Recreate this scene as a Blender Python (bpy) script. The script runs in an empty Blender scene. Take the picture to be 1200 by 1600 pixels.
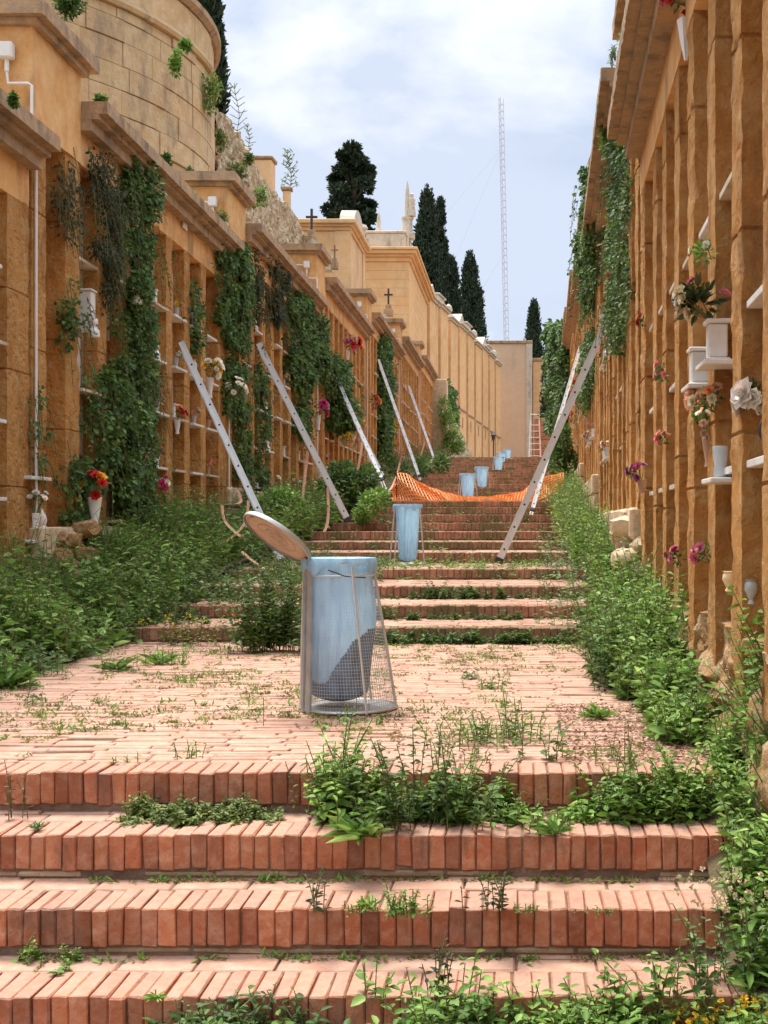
import bpy, bmesh, math, random
import numpy as np
from mathutils import Vector, Matrix, noise

# ------------------------------------------------------------------ camera, sky, sun
F, U0, V0 = 1900.0, 810.0, 820.0            # focal length and vanishing point in 1200x1600 pixels
scene = bpy.context.scene
C = scene.collection
cam_d = bpy.data.cameras.new('camera')
cam = bpy.data.objects.new('camera', cam_d)
C.objects.link(cam)
scene.camera = cam
cam.location = (0, 0, 0)
cam.rotation_euler = (math.radians(90), 0, 0)
cam_d.sensor_fit = 'AUTO'
cam_d.sensor_width = 36
cam_d.lens = 36 * F / 1600
cam_d.shift_x = -(U0 - 600) / 1600
cam_d.shift_y = (V0 - 800) / 1600
cam_d.clip_start = 0.05
cam_d.clip_end = 3000
scene.render.resolution_x = 768
scene.render.resolution_y = 1024

SUN_EL, SUN_AZ = math.radians(66), math.radians(322)
world = bpy.data.worlds.new('World')
scene.world = world
world.use_nodes = True
wn = world.node_tree
wn.nodes.clear()
w_out = wn.nodes.new('ShaderNodeOutputWorld')
w_bg = wn.nodes.new('ShaderNodeBackground')
sky = wn.nodes.new('ShaderNodeTexSky')
sky.sky_type = 'NISHITA'
sky.sun_disc = False
sky.sun_elevation = SUN_EL
sky.sun_rotation = SUN_AZ
sky.air_density = 1.0
sky.dust_density = 1.5
w_tc = wn.nodes.new('ShaderNodeTexCoord')
w_map = wn.nodes.new('ShaderNodeMapping')
w_map.inputs['Scale'].default_value = (1.6, 1.6, 3.4)
w_map.inputs['Location'].default_value = (3.1, .4, .2)
w_n1 = wn.nodes.new('ShaderNodeTexNoise')
w_n1.inputs['Scale'].default_value = 1.9
w_n1.inputs['Detail'].default_value = 7
w_n1.inputs['Roughness'].default_value = .52
w_n1.inputs['Distortion'].default_value = .25
w_n2 = wn.nodes.new('ShaderNodeTexNoise')
w_n2.inputs['Scale'].default_value = 4.2
w_n2.inputs['Detail'].default_value = 6
w_cr = wn.nodes.new('ShaderNodeValToRGB')       # cloud brightness
w_cr.color_ramp.elements[0].position = .44
w_cr.color_ramp.elements[0].color = (5.7, 6.4, 7.8, 1)
w_cr.color_ramp.elements[1].position = .58
w_cr.color_ramp.elements[1].color = (9.3, 9.6, 10.3, 1)
w_cm = wn.nodes.new('ShaderNodeValToRGB')       # cloud cover
w_cm.color_ramp.elements[0].position = .25
w_cm.color_ramp.elements[0].color = (.72, .72, .72, 1)
w_cm.color_ramp.elements[1].position = .5
w_cm.color_ramp.elements[1].color = (1, 1, 1, 1)
w_mix = wn.nodes.new('ShaderNodeMix')
w_mix.data_type = 'RGBA'
L = wn.links.new
L(w_tc.outputs['Generated'], w_map.inputs['Vector'])
L(w_map.outputs[0], w_n1.inputs['Vector'])
L(w_map.outputs[0], w_n2.inputs['Vector'])
L(w_n1.outputs[0], w_cr.inputs[0])
L(w_n2.outputs[0], w_cm.inputs[0])
L(w_cm.outputs[0], w_mix.inputs[0])
L(sky.outputs[0], w_mix.inputs[6])
L(w_cr.outputs[0], w_mix.inputs[7])
w_sep = wn.nodes.new('ShaderNodeSeparateXYZ')
L(w_tc.outputs['Generated'], w_sep.inputs[0])
w_gr = wn.nodes.new('ShaderNodeMapRange')       # overcast luminance: the zenith is about three times the horizon
w_gr.inputs['From Min'].default_value = 0.38
w_gr.inputs['From Max'].default_value = 1.0
w_gr.inputs['To Min'].default_value = 0.93
w_gr.inputs['To Max'].default_value = 3.0
L(w_sep.outputs[2], w_gr.inputs[0])
w_mul = wn.nodes.new('ShaderNodeVectorMath')
w_mul.operation = 'SCALE'
L(w_mix.outputs[2], w_mul.inputs[0])
w_gy = wn.nodes.new('ShaderNodeMapRange')       # added dimming of the unseen sky behind the viewer, darkens faces turned there
w_gy.inputs['From Min'].default_value = -0.75
w_gy.inputs['From Max'].default_value = 0.2
w_gy.inputs['To Min'].default_value = 0.78
w_gy.inputs['To Max'].default_value = 1.0
L(w_sep.outputs[1], w_gy.inputs[0])
w_mm = wn.nodes.new('ShaderNodeMath')
w_mm.operation = 'MULTIPLY'
L(w_gr.outputs[0], w_mm.inputs[0])
L(w_gy.outputs[0], w_mm.inputs[1])
L(w_mm.outputs[0], w_mul.inputs['Scale'])
L(w_mul.outputs[0], w_bg.inputs['Color'])
w_bg.inputs['Strength'].default_value = 0.076
L(w_bg.outputs[0], w_out.inputs[0])

sun_d = bpy.data.lights.new('sun', 'SUN')
sun_d.energy = 3.1
sun_d.angle = math.radians(22)
sun_d.color = (1, .95, .87)
sun = bpy.data.objects.new('sun', sun_d)
C.objects.link(sun)
# direction towards the sun: azimuth measured clockwise from +Y
sdir = Vector((math.sin(SUN_AZ) * math.cos(SUN_EL), math.cos(SUN_AZ) * math.cos(SUN_EL), math.sin(SUN_EL)))
sun.rotation_euler = sdir.to_track_quat('Z', 'Y').to_euler()

scene.view_settings.view_transform = 'Standard'
scene.view_settings.look = 'None'
scene.view_settings.exposure = 0.82
scene.view_settings.gamma = 1

# ------------------------------------------------------------------ helpers
rnd = random.Random(7)
rng = np.random.default_rng(11)


def P(u, v, Y):
    return Vector(((u - U0) / F * Y, Y, (V0 - v) / F * Y))


def tag(o, label=None, cat=None, group=None, kind=None):
    if label: o['label'] = label
    if cat: o['category'] = cat
    if group: o['group'] = group
    if kind: o['kind'] = kind
    return o


def thing(name, label, cat, loc=(0, 0, 0), rz=0, group=None):
    o = bpy.data.objects.new(name, None)
    o.empty_display_size = .1
    C.objects.link(o)
    o.location = loc
    o.rotation_euler = (0, 0, rz)
    return tag(o, label, cat, group)


def copy_tree(o, parent=None):
    c = o.copy()
    C.objects.link(c)
    if parent: c.parent = parent
    for ch in list(o.children):
        copy_tree(ch, c)
    return c


class MB:
    def __init__(s):
        s.v = []; s.f = []

    def quadstrip(s, rings, closed=True, caps=True):
        n = len(rings[0]); b = len(s.v)
        for r in rings: s.v.extend(r)
        for i in range(len(rings) - 1):
            for j in range(n if closed else n - 1):
                k = (j + 1) % n
                s.f.append((b + i * n + j, b + i * n + k, b + (i + 1) * n + k, b + (i + 1) * n + j))
        if caps and closed:
            s.f.append(tuple(b + j for j in reversed(range(n))))
            s.f.append(tuple(b + (len(rings) - 1) * n + j for j in range(n)))
        return s

    def box(s, x0, x1, y0, y1, z0, z1, T=None):
        p = [(x0, y0, z0), (x1, y0, z0), (x1, y1, z0), (x0, y1, z0), (x0, y0, z1), (x1, y0, z1), (x1, y1, z1), (x0, y1, z1)]
        if T: p = [T(*q) for q in p]
        b = len(s.v); s.v.extend(p)
        for f in ((0, 3, 2, 1), (4, 5, 6, 7), (0, 1, 5, 4), (1, 2, 6, 5), (2, 3, 7, 6), (3, 0, 4, 7)):
            s.f.append(tuple(b + i for i in f))
        return s

    def cbox(s, x0, x1, y0, y1, z0, z1, c=.004, j=0., T=None):
        b = len(s.v)
        xs, ys, zs = (x0, x1), (y0, y1), (z0, z1)
        idx = {}
        for a in (0, 1):
            for d in (0, 1):
                for e in (0, 1):
                    jj = (rnd.uniform(-j, j), rnd.uniform(-j, j), rnd.uniform(-j, j)) if j else (0, 0, 0)
                    cc = c * (rnd.uniform(.6, 2.2) if j else 1)
                    sx, sy, sz = (1 if a == 0 else -1), (1 if d == 0 else -1), (1 if e == 0 else -1)
                    px, py, pz = xs[a] + jj[0], ys[d] + jj[1], zs[e] + jj[2]
                    for ax, q in enumerate(((px, py + sy * cc, pz + sz * cc), (px + sx * cc, py, pz + sz * cc), (px + sx * cc, py + sy * cc, pz))):
                        idx[(a, d, e, ax)] = len(s.v)
                        s.v.append(T(*q) if T else q)
        I = lambda a, d, e, ax: idx[(a, d, e, ax)]
        for a in (0, 1):
            s.f.append((I(a, 0, 0, 0), I(a, 1, 0, 0), I(a, 1, 1, 0), I(a, 0, 1, 0)))
            s.f.append((I(0, a, 0, 1), I(1, a, 0, 1), I(1, a, 1, 1), I(0, a, 1, 1)))
            s.f.append((I(0, 0, a, 2), I(1, 0, a, 2), I(1, 1, a, 2), I(0, 1, a, 2)))
        for a in (0, 1):
            for d in (0, 1):
                s.f.append((I(a, d, 0, 0), I(a, d, 1, 0), I(a, d, 1, 1), I(a, d, 0, 1)))
                s.f.append((I(a, 0, d, 0), I(a, 1, d, 0), I(a, 1, d, 2), I(a, 0, d, 2)))
                s.f.append((I(0, a, d, 1), I(1, a, d, 1), I(1, a, d, 2), I(0, a, d, 2)))
                for e in (0, 1):
                    s.f.append((I(a, d, e, 0), I(a, d, e, 1), I(a, d, e, 2)))
        return s

    def tube(s, path, r, n=6, caps=True):
        path = [Vector(p) for p in path]
        rings = []
        up = None
        for i, p in enumerate(path):
            t = (path[min(i + 1, len(path) - 1)] - path[max(i - 1, 0)])
            if t.length < 1e-9: t = Vector((0, 0, 1))
            t.normalize()
            if up is None:
                up = t.orthogonal().normalized()
            up = (up - t * up.dot(t))
            if up.length < 1e-6: up = t.orthogonal()
            up.normalize()
            w = t.cross(up)
            rr = r[i] if isinstance(r, (list, tuple)) else r
            rings.append([tuple(p + up * (rr * math.cos(2 * math.pi * k / n)) + w * (rr * math.sin(2 * math.pi * k / n))) for k in range(n)])
        return s.quadstrip(rings, True, caps)

    def ribbon(s, path, w, th, side):
        side = Vector(side).normalized()
        rings = []
        path = [Vector(p) for p in path]
        for i, p in enumerate(path):
            t = (path[min(i + 1, len(path) - 1)] - path[max(i - 1, 0)]).normalized()
            a = (side - t * side.dot(t)).normalized()
            b = t.cross(a)
            rings.append([tuple(p + a * w / 2 + b * th / 2), tuple(p - a * w / 2 + b * th / 2), tuple(p - a * w / 2 - b * th / 2), tuple(p + a * w / 2 - b * th / 2)])
        return s.quadstrip(rings)

    def lathe(s, prof, c=(0, 0, 0), n=16, caps=True, ax=None, ruffle=0):
        c = Vector(c)
        M = Vector(ax).normalized().to_track_quat('Z', 'Y').to_matrix() if ax else None
        rings = []
        for (r, z) in prof:
            ring = []
            for k in range(n):
                a = 2 * math.pi * k / n
                rr = r * (1 + ruffle * math.sin(a * 5))
                q = Vector((rr * math.cos(a), rr * math.sin(a), z))
                if M: q = M @ q
                ring.append(tuple(c + q))
            rings.append(ring)
        return s.quadstrip(rings, True, caps)

    def build(s, name, mat, parent=None, smooth=False, world=False, recalc=True):
        me = bpy.data.meshes.new(name)
        v = s.v
        if world and parent is not None:
            ox, oy, oz = parent.location
            v = [(a - ox, b - oy, c - oz) for (a, b, c) in v]
        me.from_pydata(v, [], s.f)
        if recalc:
            bm = bmesh.new(); bm.from_mesh(me)
            bmesh.ops.recalc_face_normals(bm, faces=bm.faces)
            bm.to_mesh(me); bm.free()
        if smooth:
            me.polygons.foreach_set('use_smooth', [True] * len(me.polygons))
            me.set_sharp_from_angle(angle=math.radians(38))
        me.materials.append(mat)
        o = bpy.data.objects.new(name, me)
        C.objects.link(o)
        if parent is not None: o.parent = parent
        return o


def nmesh(name, verts, faces, mat, parent=None, world=False, smooth=False):
    """verts (N,3) numpy; faces (M,k) numpy"""
    me = bpy.data.meshes.new(name)
    verts = np.asarray(verts, dtype=np.float32)
    if world and parent is not None:
        verts = verts - np.array(parent.location, dtype=np.float32)
    faces = np.asarray(faces, dtype=np.int32)
    m, k = faces.shape
    me.vertices.add(len(verts)); me.vertices.foreach_set('co', verts.ravel())
    me.loops.add(m * k); me.loops.foreach_set('vertex_index', faces.ravel())
    me.polygons.add(m)
    me.polygons.foreach_set('loop_start', np.arange(0, m * k, k, dtype=np.int32))
    me.polygons.foreach_set('loop_total', np.full(m, k, dtype=np.int32))
    if smooth: me.polygons.foreach_set('use_smooth', np.ones(m, dtype=bool))
    me.update(calc_edges=True)
    me.materials.append(mat)
    o = bpy.data.objects.new(name, me)
    C.objects.link(o)
    if parent is not None: o.parent = parent
    return o


def norm(a):
    return a / np.maximum(np.linalg.norm(a, axis=1, keepdims=True), 1e-9)


def leafgeo(Pt, D, N, Ln, W, fold=.16, droop=.18):
    n = len(Pt)
    Ln = np.broadcast_to(np.asarray(Ln, float), (n,))[:, None]
    W = np.broadcast_to(np.asarray(W, float), (n,))[:, None]
    D = norm(D); S = norm(np.cross(D, N)); N = np.cross(S, D)
    v = np.empty((n, 6, 3))
    v[:, 0] = Pt
    a = Pt + D * .3 * Ln + N * fold * W
    b = Pt + D * .68 * Ln + N * (fold * .8 * W - droop * .35 * Ln)
    v[:, 1] = a + S * .45 * W; v[:, 5] = a - S * .45 * W
    v[:, 2] = b + S * .38 * W; v[:, 4] = b - S * .38 * W
    v[:, 3] = Pt + D * Ln - N * droop * Ln
    f = np.array([[0, 1, 2, 3], [0, 3, 4, 5]])[None] + (np.arange(n) * 6)[:, None, None]
    return v.reshape(-1, 3), f.reshape(-1, 4)


class Leaves:
    def __init__(s): s.V = []; s.Fc = []; s.n = 0

    def add(s, *a, **k):
        v, f = leafgeo(*a, **k)
        s.V.append(v); s.Fc.append(f + s.n); s.n += len(v)

    def prism(s, A, B, r0, r1):
        """thin 3-sided stems from points A to B (N,3)"""
        A = np.asarray(A, float); B = np.asarray(B, float)
        n = len(A)
        if n == 0: return
        t = norm(B - A); u = norm(np.cross(t, np.array([[.3, .8, .1]]))); w = np.cross(t, u)
        v = np.empty((n, 6, 3))
        for k in range(3):
            c, q = math.cos(k * 2.094), math.sin(k * 2.094)
            v[:, k] = A + (u * c + w * q) * r0
            v[:, 3 + k] = B + (u * c + w * q) * r1
        f = np.array([[0, 1, 4, 3], [1, 2, 5, 4], [2, 0, 3, 5]])[None] + (np.arange(n) * 6)[:, None, None] + s.n
        s.V.append(v.reshape(-1, 3)); s.Fc.append(f.reshape(-1, 4)); s.n += n * 6

    def build(s, name, mat, parent=None, world=False):
        return nmesh(name, np.concatenate(s.V), np.concatenate(s.Fc), mat, parent, world)


# ------------------------------------------------------------------ materials
def newmat(name):
    m = bpy.data.materials.new(name)
    m.use_nodes = True
    nt = m.node_tree
    b = nt.nodes['Principled BSDF']
    return m, nt, b


def N(nt, t, **kw):
    n = nt.nodes.new(t)
    for k, v in kw.items():
        try:
            n.inputs[k].default_value = v
        except Exception:
            setattr(n, k, v)
    return n


def ramp(nt, stops):
    n = nt.nodes.new('ShaderNodeValToRGB')
    e = n.color_ramp.elements
    while len(e) < len(stops): e.new(.5)
    for i, (p, c) in enumerate(stops):
        e[i].position = p
        e[i].color = (*c, 1) if len(c) == 3 else c
    return n


def mixc(nt, fac, a, b, mode='MIX'):
    n = nt.nodes.new('ShaderNodeMix'); n.data_type = 'RGBA'; n.blend_type = mode
    for sock, val in ((n.inputs[0], fac), (n.inputs[6], a), (n.inputs[7], b)):
        if hasattr(val, 'is_linked') or hasattr(val, 'links'):
            nt.links.new(val, sock)
        elif isinstance(val, (int, float)):
            sock.default_value = val
        else:
            sock.default_value = (*val, 1)
    return n.outputs[2]


def mmath(nt, op, a, b):
    n = nt.nodes.new('ShaderNodeMath'); n.operation = op
    for i, val in enumerate((a, b)):
        if hasattr(val, 'links'): nt.links.new(val, n.inputs[i])
        else: n.inputs[i].default_value = val
    return n.outputs[0]


def stone(name, c1, c2, c3, s1=1.2, s2=9, bump=.5, bs=28, rough=.9, island=None, stain=None, pits=.0, zs=1.0, dist=.02, top=None):
    m, nt, b = newmat(name)
    geo = N(nt, 'ShaderNodeNewGeometry')
    mp = N(nt, 'ShaderNodeMapping'); mp.inputs['Scale'].default_value = (1, 1, zs)
    nt.links.new(geo.outputs['Position'], mp.inputs['Vector'])
    n1 = N(nt, 'ShaderNodeTexNoise', Scale=s1, Detail=5.0, Roughness=.6)
    n2 = N(nt, 'ShaderNodeTexNoise', Scale=s2, Detail=6.0, Roughness=.65)
    n3 = N(nt, 'ShaderNodeTexNoise', Scale=bs, Detail=8.0, Roughness=.7)
    for n in (n1, n2): nt.links.new(mp.outputs[0], n.inputs['Vector'])
    nt.links.new(geo.outputs['Position'], n3.inputs['Vector'])
    r1 = ramp(nt, [(.38, c1), (.62, c2)])
    nt.links.new(n1.outputs[0], r1.inputs[0])
    r2 = ramp(nt, [(.42, (0, 0, 0)), (.68, (1, 1, 1))])
    nt.links.new(n2.outputs[0], r2.inputs[0])
    col = mixc(nt, r2.outputs[0], r1.outputs[0], c3)
    if island:
        ri = ramp(nt, [(i / (len(island) - 1), c) for i, c in enumerate(island)])
        nt.links.new(geo.outputs['Random Per Island'], ri.inputs[0])
        col = mixc(nt, .75, col, ri.outputs[0], 'MULTIPLY')
    if stain:
        n4 = N(nt, 'ShaderNodeTexNoise', Scale=stain[1], Detail=7.0, Roughness=.7)
        mp2 = N(nt, 'ShaderNodeMapping'); mp2.inputs['Scale'].default_value = (1, 1, .35)
        nt.links.new(geo.outputs['Position'], mp2.inputs['Vector'])
        nt.links.new(mp2.outputs[0], n4.inputs['Vector'])
        r4 = ramp(nt, [(stain[2], (0, 0, 0)), (stain[2] + .12, (1, 1, 1))])
        nt.links.new(n4.outputs[0], r4.inputs[0])
        f4 = mmath(nt, 'MULTIPLY', r4.outputs[0], stain[3])
        col = mixc(nt, f4, col, stain[0])
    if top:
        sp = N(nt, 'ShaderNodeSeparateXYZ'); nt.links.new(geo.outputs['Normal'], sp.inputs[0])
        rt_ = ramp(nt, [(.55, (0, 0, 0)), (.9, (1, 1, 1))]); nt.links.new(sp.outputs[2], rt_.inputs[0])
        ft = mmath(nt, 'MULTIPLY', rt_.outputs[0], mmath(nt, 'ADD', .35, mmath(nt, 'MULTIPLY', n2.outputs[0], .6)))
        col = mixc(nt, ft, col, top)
    nt.links.new(col, b.inputs['Base Color'])
    b.inputs['Roughness'].default_value = rough
    b.inputs['Specular IOR Level'].default_value = .2
    h = mmath(nt, 'MULTIPLY', n3.outputs[0], 1.0)
    h = mmath(nt, 'ADD', h, mmath(nt, 'MULTIPLY', n2.outputs[0], 1.3))
    if pits:
        vo = N(nt, 'ShaderNodeTexVoronoi', Scale=bs * .4)
        nt.links.new(geo.outputs['Position'], vo.inputs['Vector'])
        rv = ramp(nt, [(.0, (0, 0, 0)), (.35, (1, 1, 1))])
        nt.links.new(vo.outputs['Distance'], rv.inputs[0])
        h = mmath(nt, 'ADD', h, mmath(nt, 'MULTIPLY', rv.outputs[0], pits))
    bp = N(nt, 'ShaderNodeBump', Strength=bump, Distance=dist)
    nt.links.new(h, bp.inputs['Height'])
    nt.links.new(bp.outputs[0], b.inputs['Normal'])
    return m


def plain(name, c, rough=.5, metal=0., var=.12, bump=.0, scale=12):
    m, nt, b = newmat(name)
    tc = N(nt, 'ShaderNodeTexCoord')
    n1 = N(nt, 'ShaderNodeTexNoise', Scale=float(scale), Detail=5.0)
    nt.links.new(tc.outputs['Object'], n1.inputs['Vector'])
    r = ramp(nt, [(.3, tuple(x * (1 - var) for x in c)), (.7, tuple(min(1, x * (1 + var)) for x in c))])
    nt.links.new(n1.outputs[0], r.inputs[0])
    nt.links.new(r.outputs[0], b.inputs['Base Color'])
    b.inputs['Roughness'].default_value = rough
    b.inputs['Metallic'].default_value = metal
    if bump:
        bp = N(nt, 'ShaderNodeBump', Strength=bump, Distance=.01)
        nt.links.new(n1.outputs[0], bp.inputs['Height'])
        nt.links.new(bp.outputs[0], b.inputs['Normal'])
    return m


def leafmat(name, cols, trans=.3, rough=.55, spec=.3):
    m, nt, b = newmat(name)
    geo = N(nt, 'ShaderNodeNewGeometry')
    r = ramp(nt, [(i / (len(cols) - 1), c) for i, c in enumerate(cols)])
    nt.links.new(geo.outputs['Random Per Island'], r.inputs[0])
    n1 = N(nt, 'ShaderNodeTexNoise', Scale=3.0, Detail=3.0)
    nt.links.new(geo.outputs['Position'], n1.inputs['Vector'])
    r1 = ramp(nt, [(.35, (.7, .75, .7)), (.65, (1.25, 1.2, 1.05))])
    nt.links.new(n1.outputs[0], r1.inputs[0])
    col = mixc(nt, 1.0, r.outputs[0], r1.outputs[0], 'MULTIPLY')
    nt.links.new(col, b.inputs['Base Color'])
    b.inputs['Roughness'].default_value = rough
    b.inputs['Specular IOR Level'].default_value = spec
    tr = N(nt, 'ShaderNodeBsdfTranslucent')
    nt.links.new(col, tr.inputs[0])
    mx = N(nt, 'ShaderNodeMixShader'); mx.inputs[0].default_value = trans
    out = nt.nodes['Material Output']
    nt.links.new(b.outputs[0], mx.inputs[1]); nt.links.new(tr.outputs[0], mx.inputs[2])
    nt.links.new(mx.outputs[0], out.inputs[0])
    return m


M = {}
ISL = [(.62, .55, .5), (1.0, .95, .9), (.85, .8, .75), (1.2, 1.15, 1.1), (.9, .8, .7), (1.1, 1.0, 1.0)]
M['orange'] = stone('orange_stone', (.72, .345, .095), (.54, .235, .06), (.76, .46, .19), 1.6, 7, 1.0, 30, stain=((.25, .125, .05), 2.2, .54, .65), pits=.6, dist=.075)
M['orange2'] = stone('orange_render', (.68, .37, .14), (.56, .28, .095), (.72, .46, .22), .9, 5, .4, 30, stain=((.22, .13, .075), 2.0, .55, .6))
M['cornice'] = stone('weathered_cornice_stone', (.42, .29, .175), (.50, .32, .17), (.30, .22, .15), 2.2, 9, .6, 30, stain=((.13, .10, .075), 3.5, .5, .6))
M['ashlar'] = stone('pale_ashlar', (.56, .40, .22), (.50, .33, .17), (.62, .47, .29), .7, 5, .45, 20, island=[(.85, .82, .8), (1.05, 1.0, .95), (.95, .95, .9), (1.1, 1.05, 1.0)], stain=((.22, .17, .12), 1.3, .53, .75), pits=.5, dist=.03)
M['footrock'] = stone('rough_yellow_rock', (.50, .27, .10), (.38, .19, .07), (.62, .46, .28), 3, 9, 1.0, 26, pits=1.2, stain=((.24, .15, .08), 4, .55, .7), dist=.035)
M['brickold'] = stone('weathered_dark_brick', (.40, .20, .13), (.31, .15, .09), (.45, .28, .19), 3, 14, .8, 50, island=[(.5, .5, .5), (.95, .85, .8), (1.1, 1.05, 1.0), (.75, .75, .7)], stain=((.13, .12, .05), 1.6, .47, .85), dist=.008)
M['mortar'] = stone('dark_joint_mortar', (.25, .19, .12), (.32, .24, .15), (.2, .15, .1), 3, 14, .6, 40)
M['rubble'] = stone('rubble_stone', (.58, .46, .30), (.42, .31, .19), (.68, .58, .43), 2.6, 9, .7, 25, island=ISL, pits=.4)
M['rubbleface'] = stone('rubble_masonry_face', (.62, .49, .31), (.36, .26, .15), (.70, .60, .44), 3.2, 7, .8, 18, pits=.5, stain=((.17, .13, .085), 1.4, .54, .6), dist=.05)
M['plaster'] = stone('tan_plaster', (.72, .46, .235), (.66, .41, .20), (.75, .52, .30), .35, 3, .25, 20, stain=((.36, .26, .17), .6, .56, .45))
M['plaster_far'] = stone('warm_chapel_plaster', (.74, .44, .20), (.66, .38, .165), (.78, .52, .27), .3, 2.2, .2, 12, stain=((.33, .23, .14), .5, .57, .45))
M['plaster_end'] = stone('pinkish_end_plaster', (.64, .46, .31), (.68, .49, .33), (.60, .43, .29), .25, 2, .15, 10, stain=((.30, .22, .16), .4, .56, .4))
M['pale_stone'] = stone('pale_carved_stone', (.60, .52, .41), (.5, .43, .33), (.66, .58, .47), 1.2, 8, .5, 20, stain=((.2, .18, .15), 1.5, .55, .6))
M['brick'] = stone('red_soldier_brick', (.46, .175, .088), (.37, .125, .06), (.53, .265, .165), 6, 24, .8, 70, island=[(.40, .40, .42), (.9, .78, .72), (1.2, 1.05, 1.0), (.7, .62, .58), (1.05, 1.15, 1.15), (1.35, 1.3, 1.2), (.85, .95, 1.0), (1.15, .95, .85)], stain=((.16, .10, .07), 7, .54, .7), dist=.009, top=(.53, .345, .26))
M['paver'] = stone('worn_pink_paver', (.52, .315, .225), (.45, .255, .175), (.57, .385, .295), 1.6, 14, .7, 60, island=[(.78, .76, .74), (1.0, .95, .95), (1.08, 1.05, 1.0), (.92, .9, .88), (1.1, 1.1, 1.1)], stain=((.36, .24, .17), 2.5, .56, .5), dist=.006)
M['tile'] = stone('beige_bedding_tile', (.44, .31, .19), (.36, .24, .14), (.5, .38, .25), 3, 15, .6, 50, island=ISL)
M['joint'] = stone('mossy_joint_soil', (.30, .19, .13), (.36, .23, .16), (.18, .13, .08), 3, 12, .9, 50)
M['soil'] = stone('dark_soil', (.17, .115, .065), (.22, .15, .09), (.12, .10, .05), 1.5, 9, .9, 30)
M['marble'] = plain('white_marble', (.66, .64, .60), .45, var=.1)
M['oldmarble'] = stone('cream_aged_marble', (.52, .43, .32), (.6, .52, .42), (.4, .32, .22), 1.7, 8, .2, 30, rough=.6)
M['white'] = plain('white_ceramic', (.78, .78, .76), .35, var=.05)
M['greyglass'] = plain('grey_glass_vase', (.42, .45, .46), .15, var=.1)
M['terracotta'] = plain('old_terracotta_vase', (.40, .24, .14), .8)
M['pvc'] = plain('white_pvc_conduit', (.74, .73, .70), .45, var=.05)
M['wire'] = plain('galvanised_wire', (.62, .61, .58), .45, .6, var=.12)
M['alu'] = plain('ladder_aluminium', (.66, .66, .65), .42, .35, var=.06)
M['dark'] = plain('dark_rubber', (.03, .03, .03), .7)
M['greysteel'] = plain('painted_steel_strip', (.40, .39, .36), .5, .3, var=.18)
M['strap'] = plain('faded_pink_webbing', (.66, .36, .24), .85, var=.3, scale=60)
M['orange_net'] = plain('orange_plastic_net', (.92, .33, .08), .5, var=.1)
M['bark'] = plain('tree_bark', (.10, .07, .045), .95, bump=.4)
M['bag_low'] = plain('dark_blue_bag_bottom', (.12, .22, .33), .4, var=.3, bump=.5, scale=20)
M['plate'] = plain('enamel_plate', (.75, .74, .7), .4)
M['lamp'] = plain('frosted_flame_glass', (.74, .66, .60), .25)
M['metal_dark'] = plain('dark_iron', (.05, .05, .05), .5, .5)
M['mast'] = plain('pale_mast_steel', (.55, .55, .58), .6, .0, scale=.1)
M['stepwhite'] = plain('white_stepladder_frame', (.78, .76, .74), .5)


def bagmat():
    m, nt, b = newmat('light_blue_plastic_bag')
    tc = N(nt, 'ShaderNodeTexCoord')
    n1 = N(nt, 'ShaderNodeTexNoise', Scale=9.0, Detail=6.0)
    mp = N(nt, 'ShaderNodeMapping'); mp.inputs['Scale'].default_value = (2, 2, .6)
    nt.links.new(tc.outputs['Object'], mp.inputs['Vector'])
    nt.links.new(mp.outputs[0], n1.inputs['Vector'])
    r = ramp(nt, [(.3, (.36, .60, .78)), (.7, (.52, .76, .90))])
    nt.links.new(n1.outputs[0], r.inputs[0])
    nt.links.new(r.outputs[0], b.inputs['Base Color'])
    b.inputs['Roughness'].default_value = .32
    tr = N(nt, 'ShaderNodeBsdfTranslucent'); nt.links.new(r.outputs[0], tr.inputs[0])
    mx = N(nt, 'ShaderNodeMixShader'); mx.inputs[0].default_value = .35
    bp = N(nt, 'ShaderNodeBump', Strength=.7, Distance=.02)
    nt.links.new(n1.outputs[0], bp.inputs['Height']); nt.links.new(bp.outputs[0], b.inputs['Normal'])
    nt.links.new(b.outputs[0], mx.inputs[1]); nt.links.new(tr.outputs[0], mx.inputs[2])
    nt.links.new(mx.outputs[0], nt.nodes['Material Output'].inputs[0])
    return m


M['bag'] = bagmat()


def lidmat():
    m, nt, b = newmat('rusty_lid_underside')
    tc = N(nt, 'ShaderNodeTexCoord')
    n1 = N(nt, 'ShaderNodeTexNoise', Scale=14.0, Detail=6.0)
    nt.links.new(tc.outputs['Object'], n1.inputs['Vector'])
    r = ramp(nt, [(.35, (.38, .26, .17)), (.65, (.48, .35, .24))])
    nt.links.new(n1.outputs[0], r.inputs[0])
    nt.links.new(r.outputs[0], b.inputs['Base Color'])
    b.inputs['Roughness'].default_value = .6
    return m


M['lid'] = lidmat()
M['ivy'] = leafmat('ivy_leaf', [(.04, .08, .018), (.085, .16, .035), (.06, .12, .028), (.12, .21, .05), (.17, .28, .07)])
M['ivydark'] = leafmat('dry_dark_creeper_leaf', [(.02, .035, .012), (.06, .07, .025), (.035, .06, .02), (.12, .10, .045)])
M['weed'] = leafmat('green_weed_leaf', [(.09, .17, .03), (.17, .31, .06), (.13, .245, .045), (.24, .40, .09), (.32, .47, .13)])
M['weed2'] = leafmat('olive_weed_leaf', [(.09, .14, .035), (.17, .24, .06), (.13, .19, .045), (.24, .30, .09), (.31, .32, .12)])
M['weed3'] = leafmat('grey_green_weed_leaf', [(.10, .17, .07), (.18, .27, .12), (.14, .23, .09), (.26, .35, .17)])
M['moss'] = leafmat('yellowish_moss', [(.16, .18, .04), (.28, .26, .06), (.20, .15, .06), (.12, .16, .03), (.34, .25, .08)])
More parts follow.
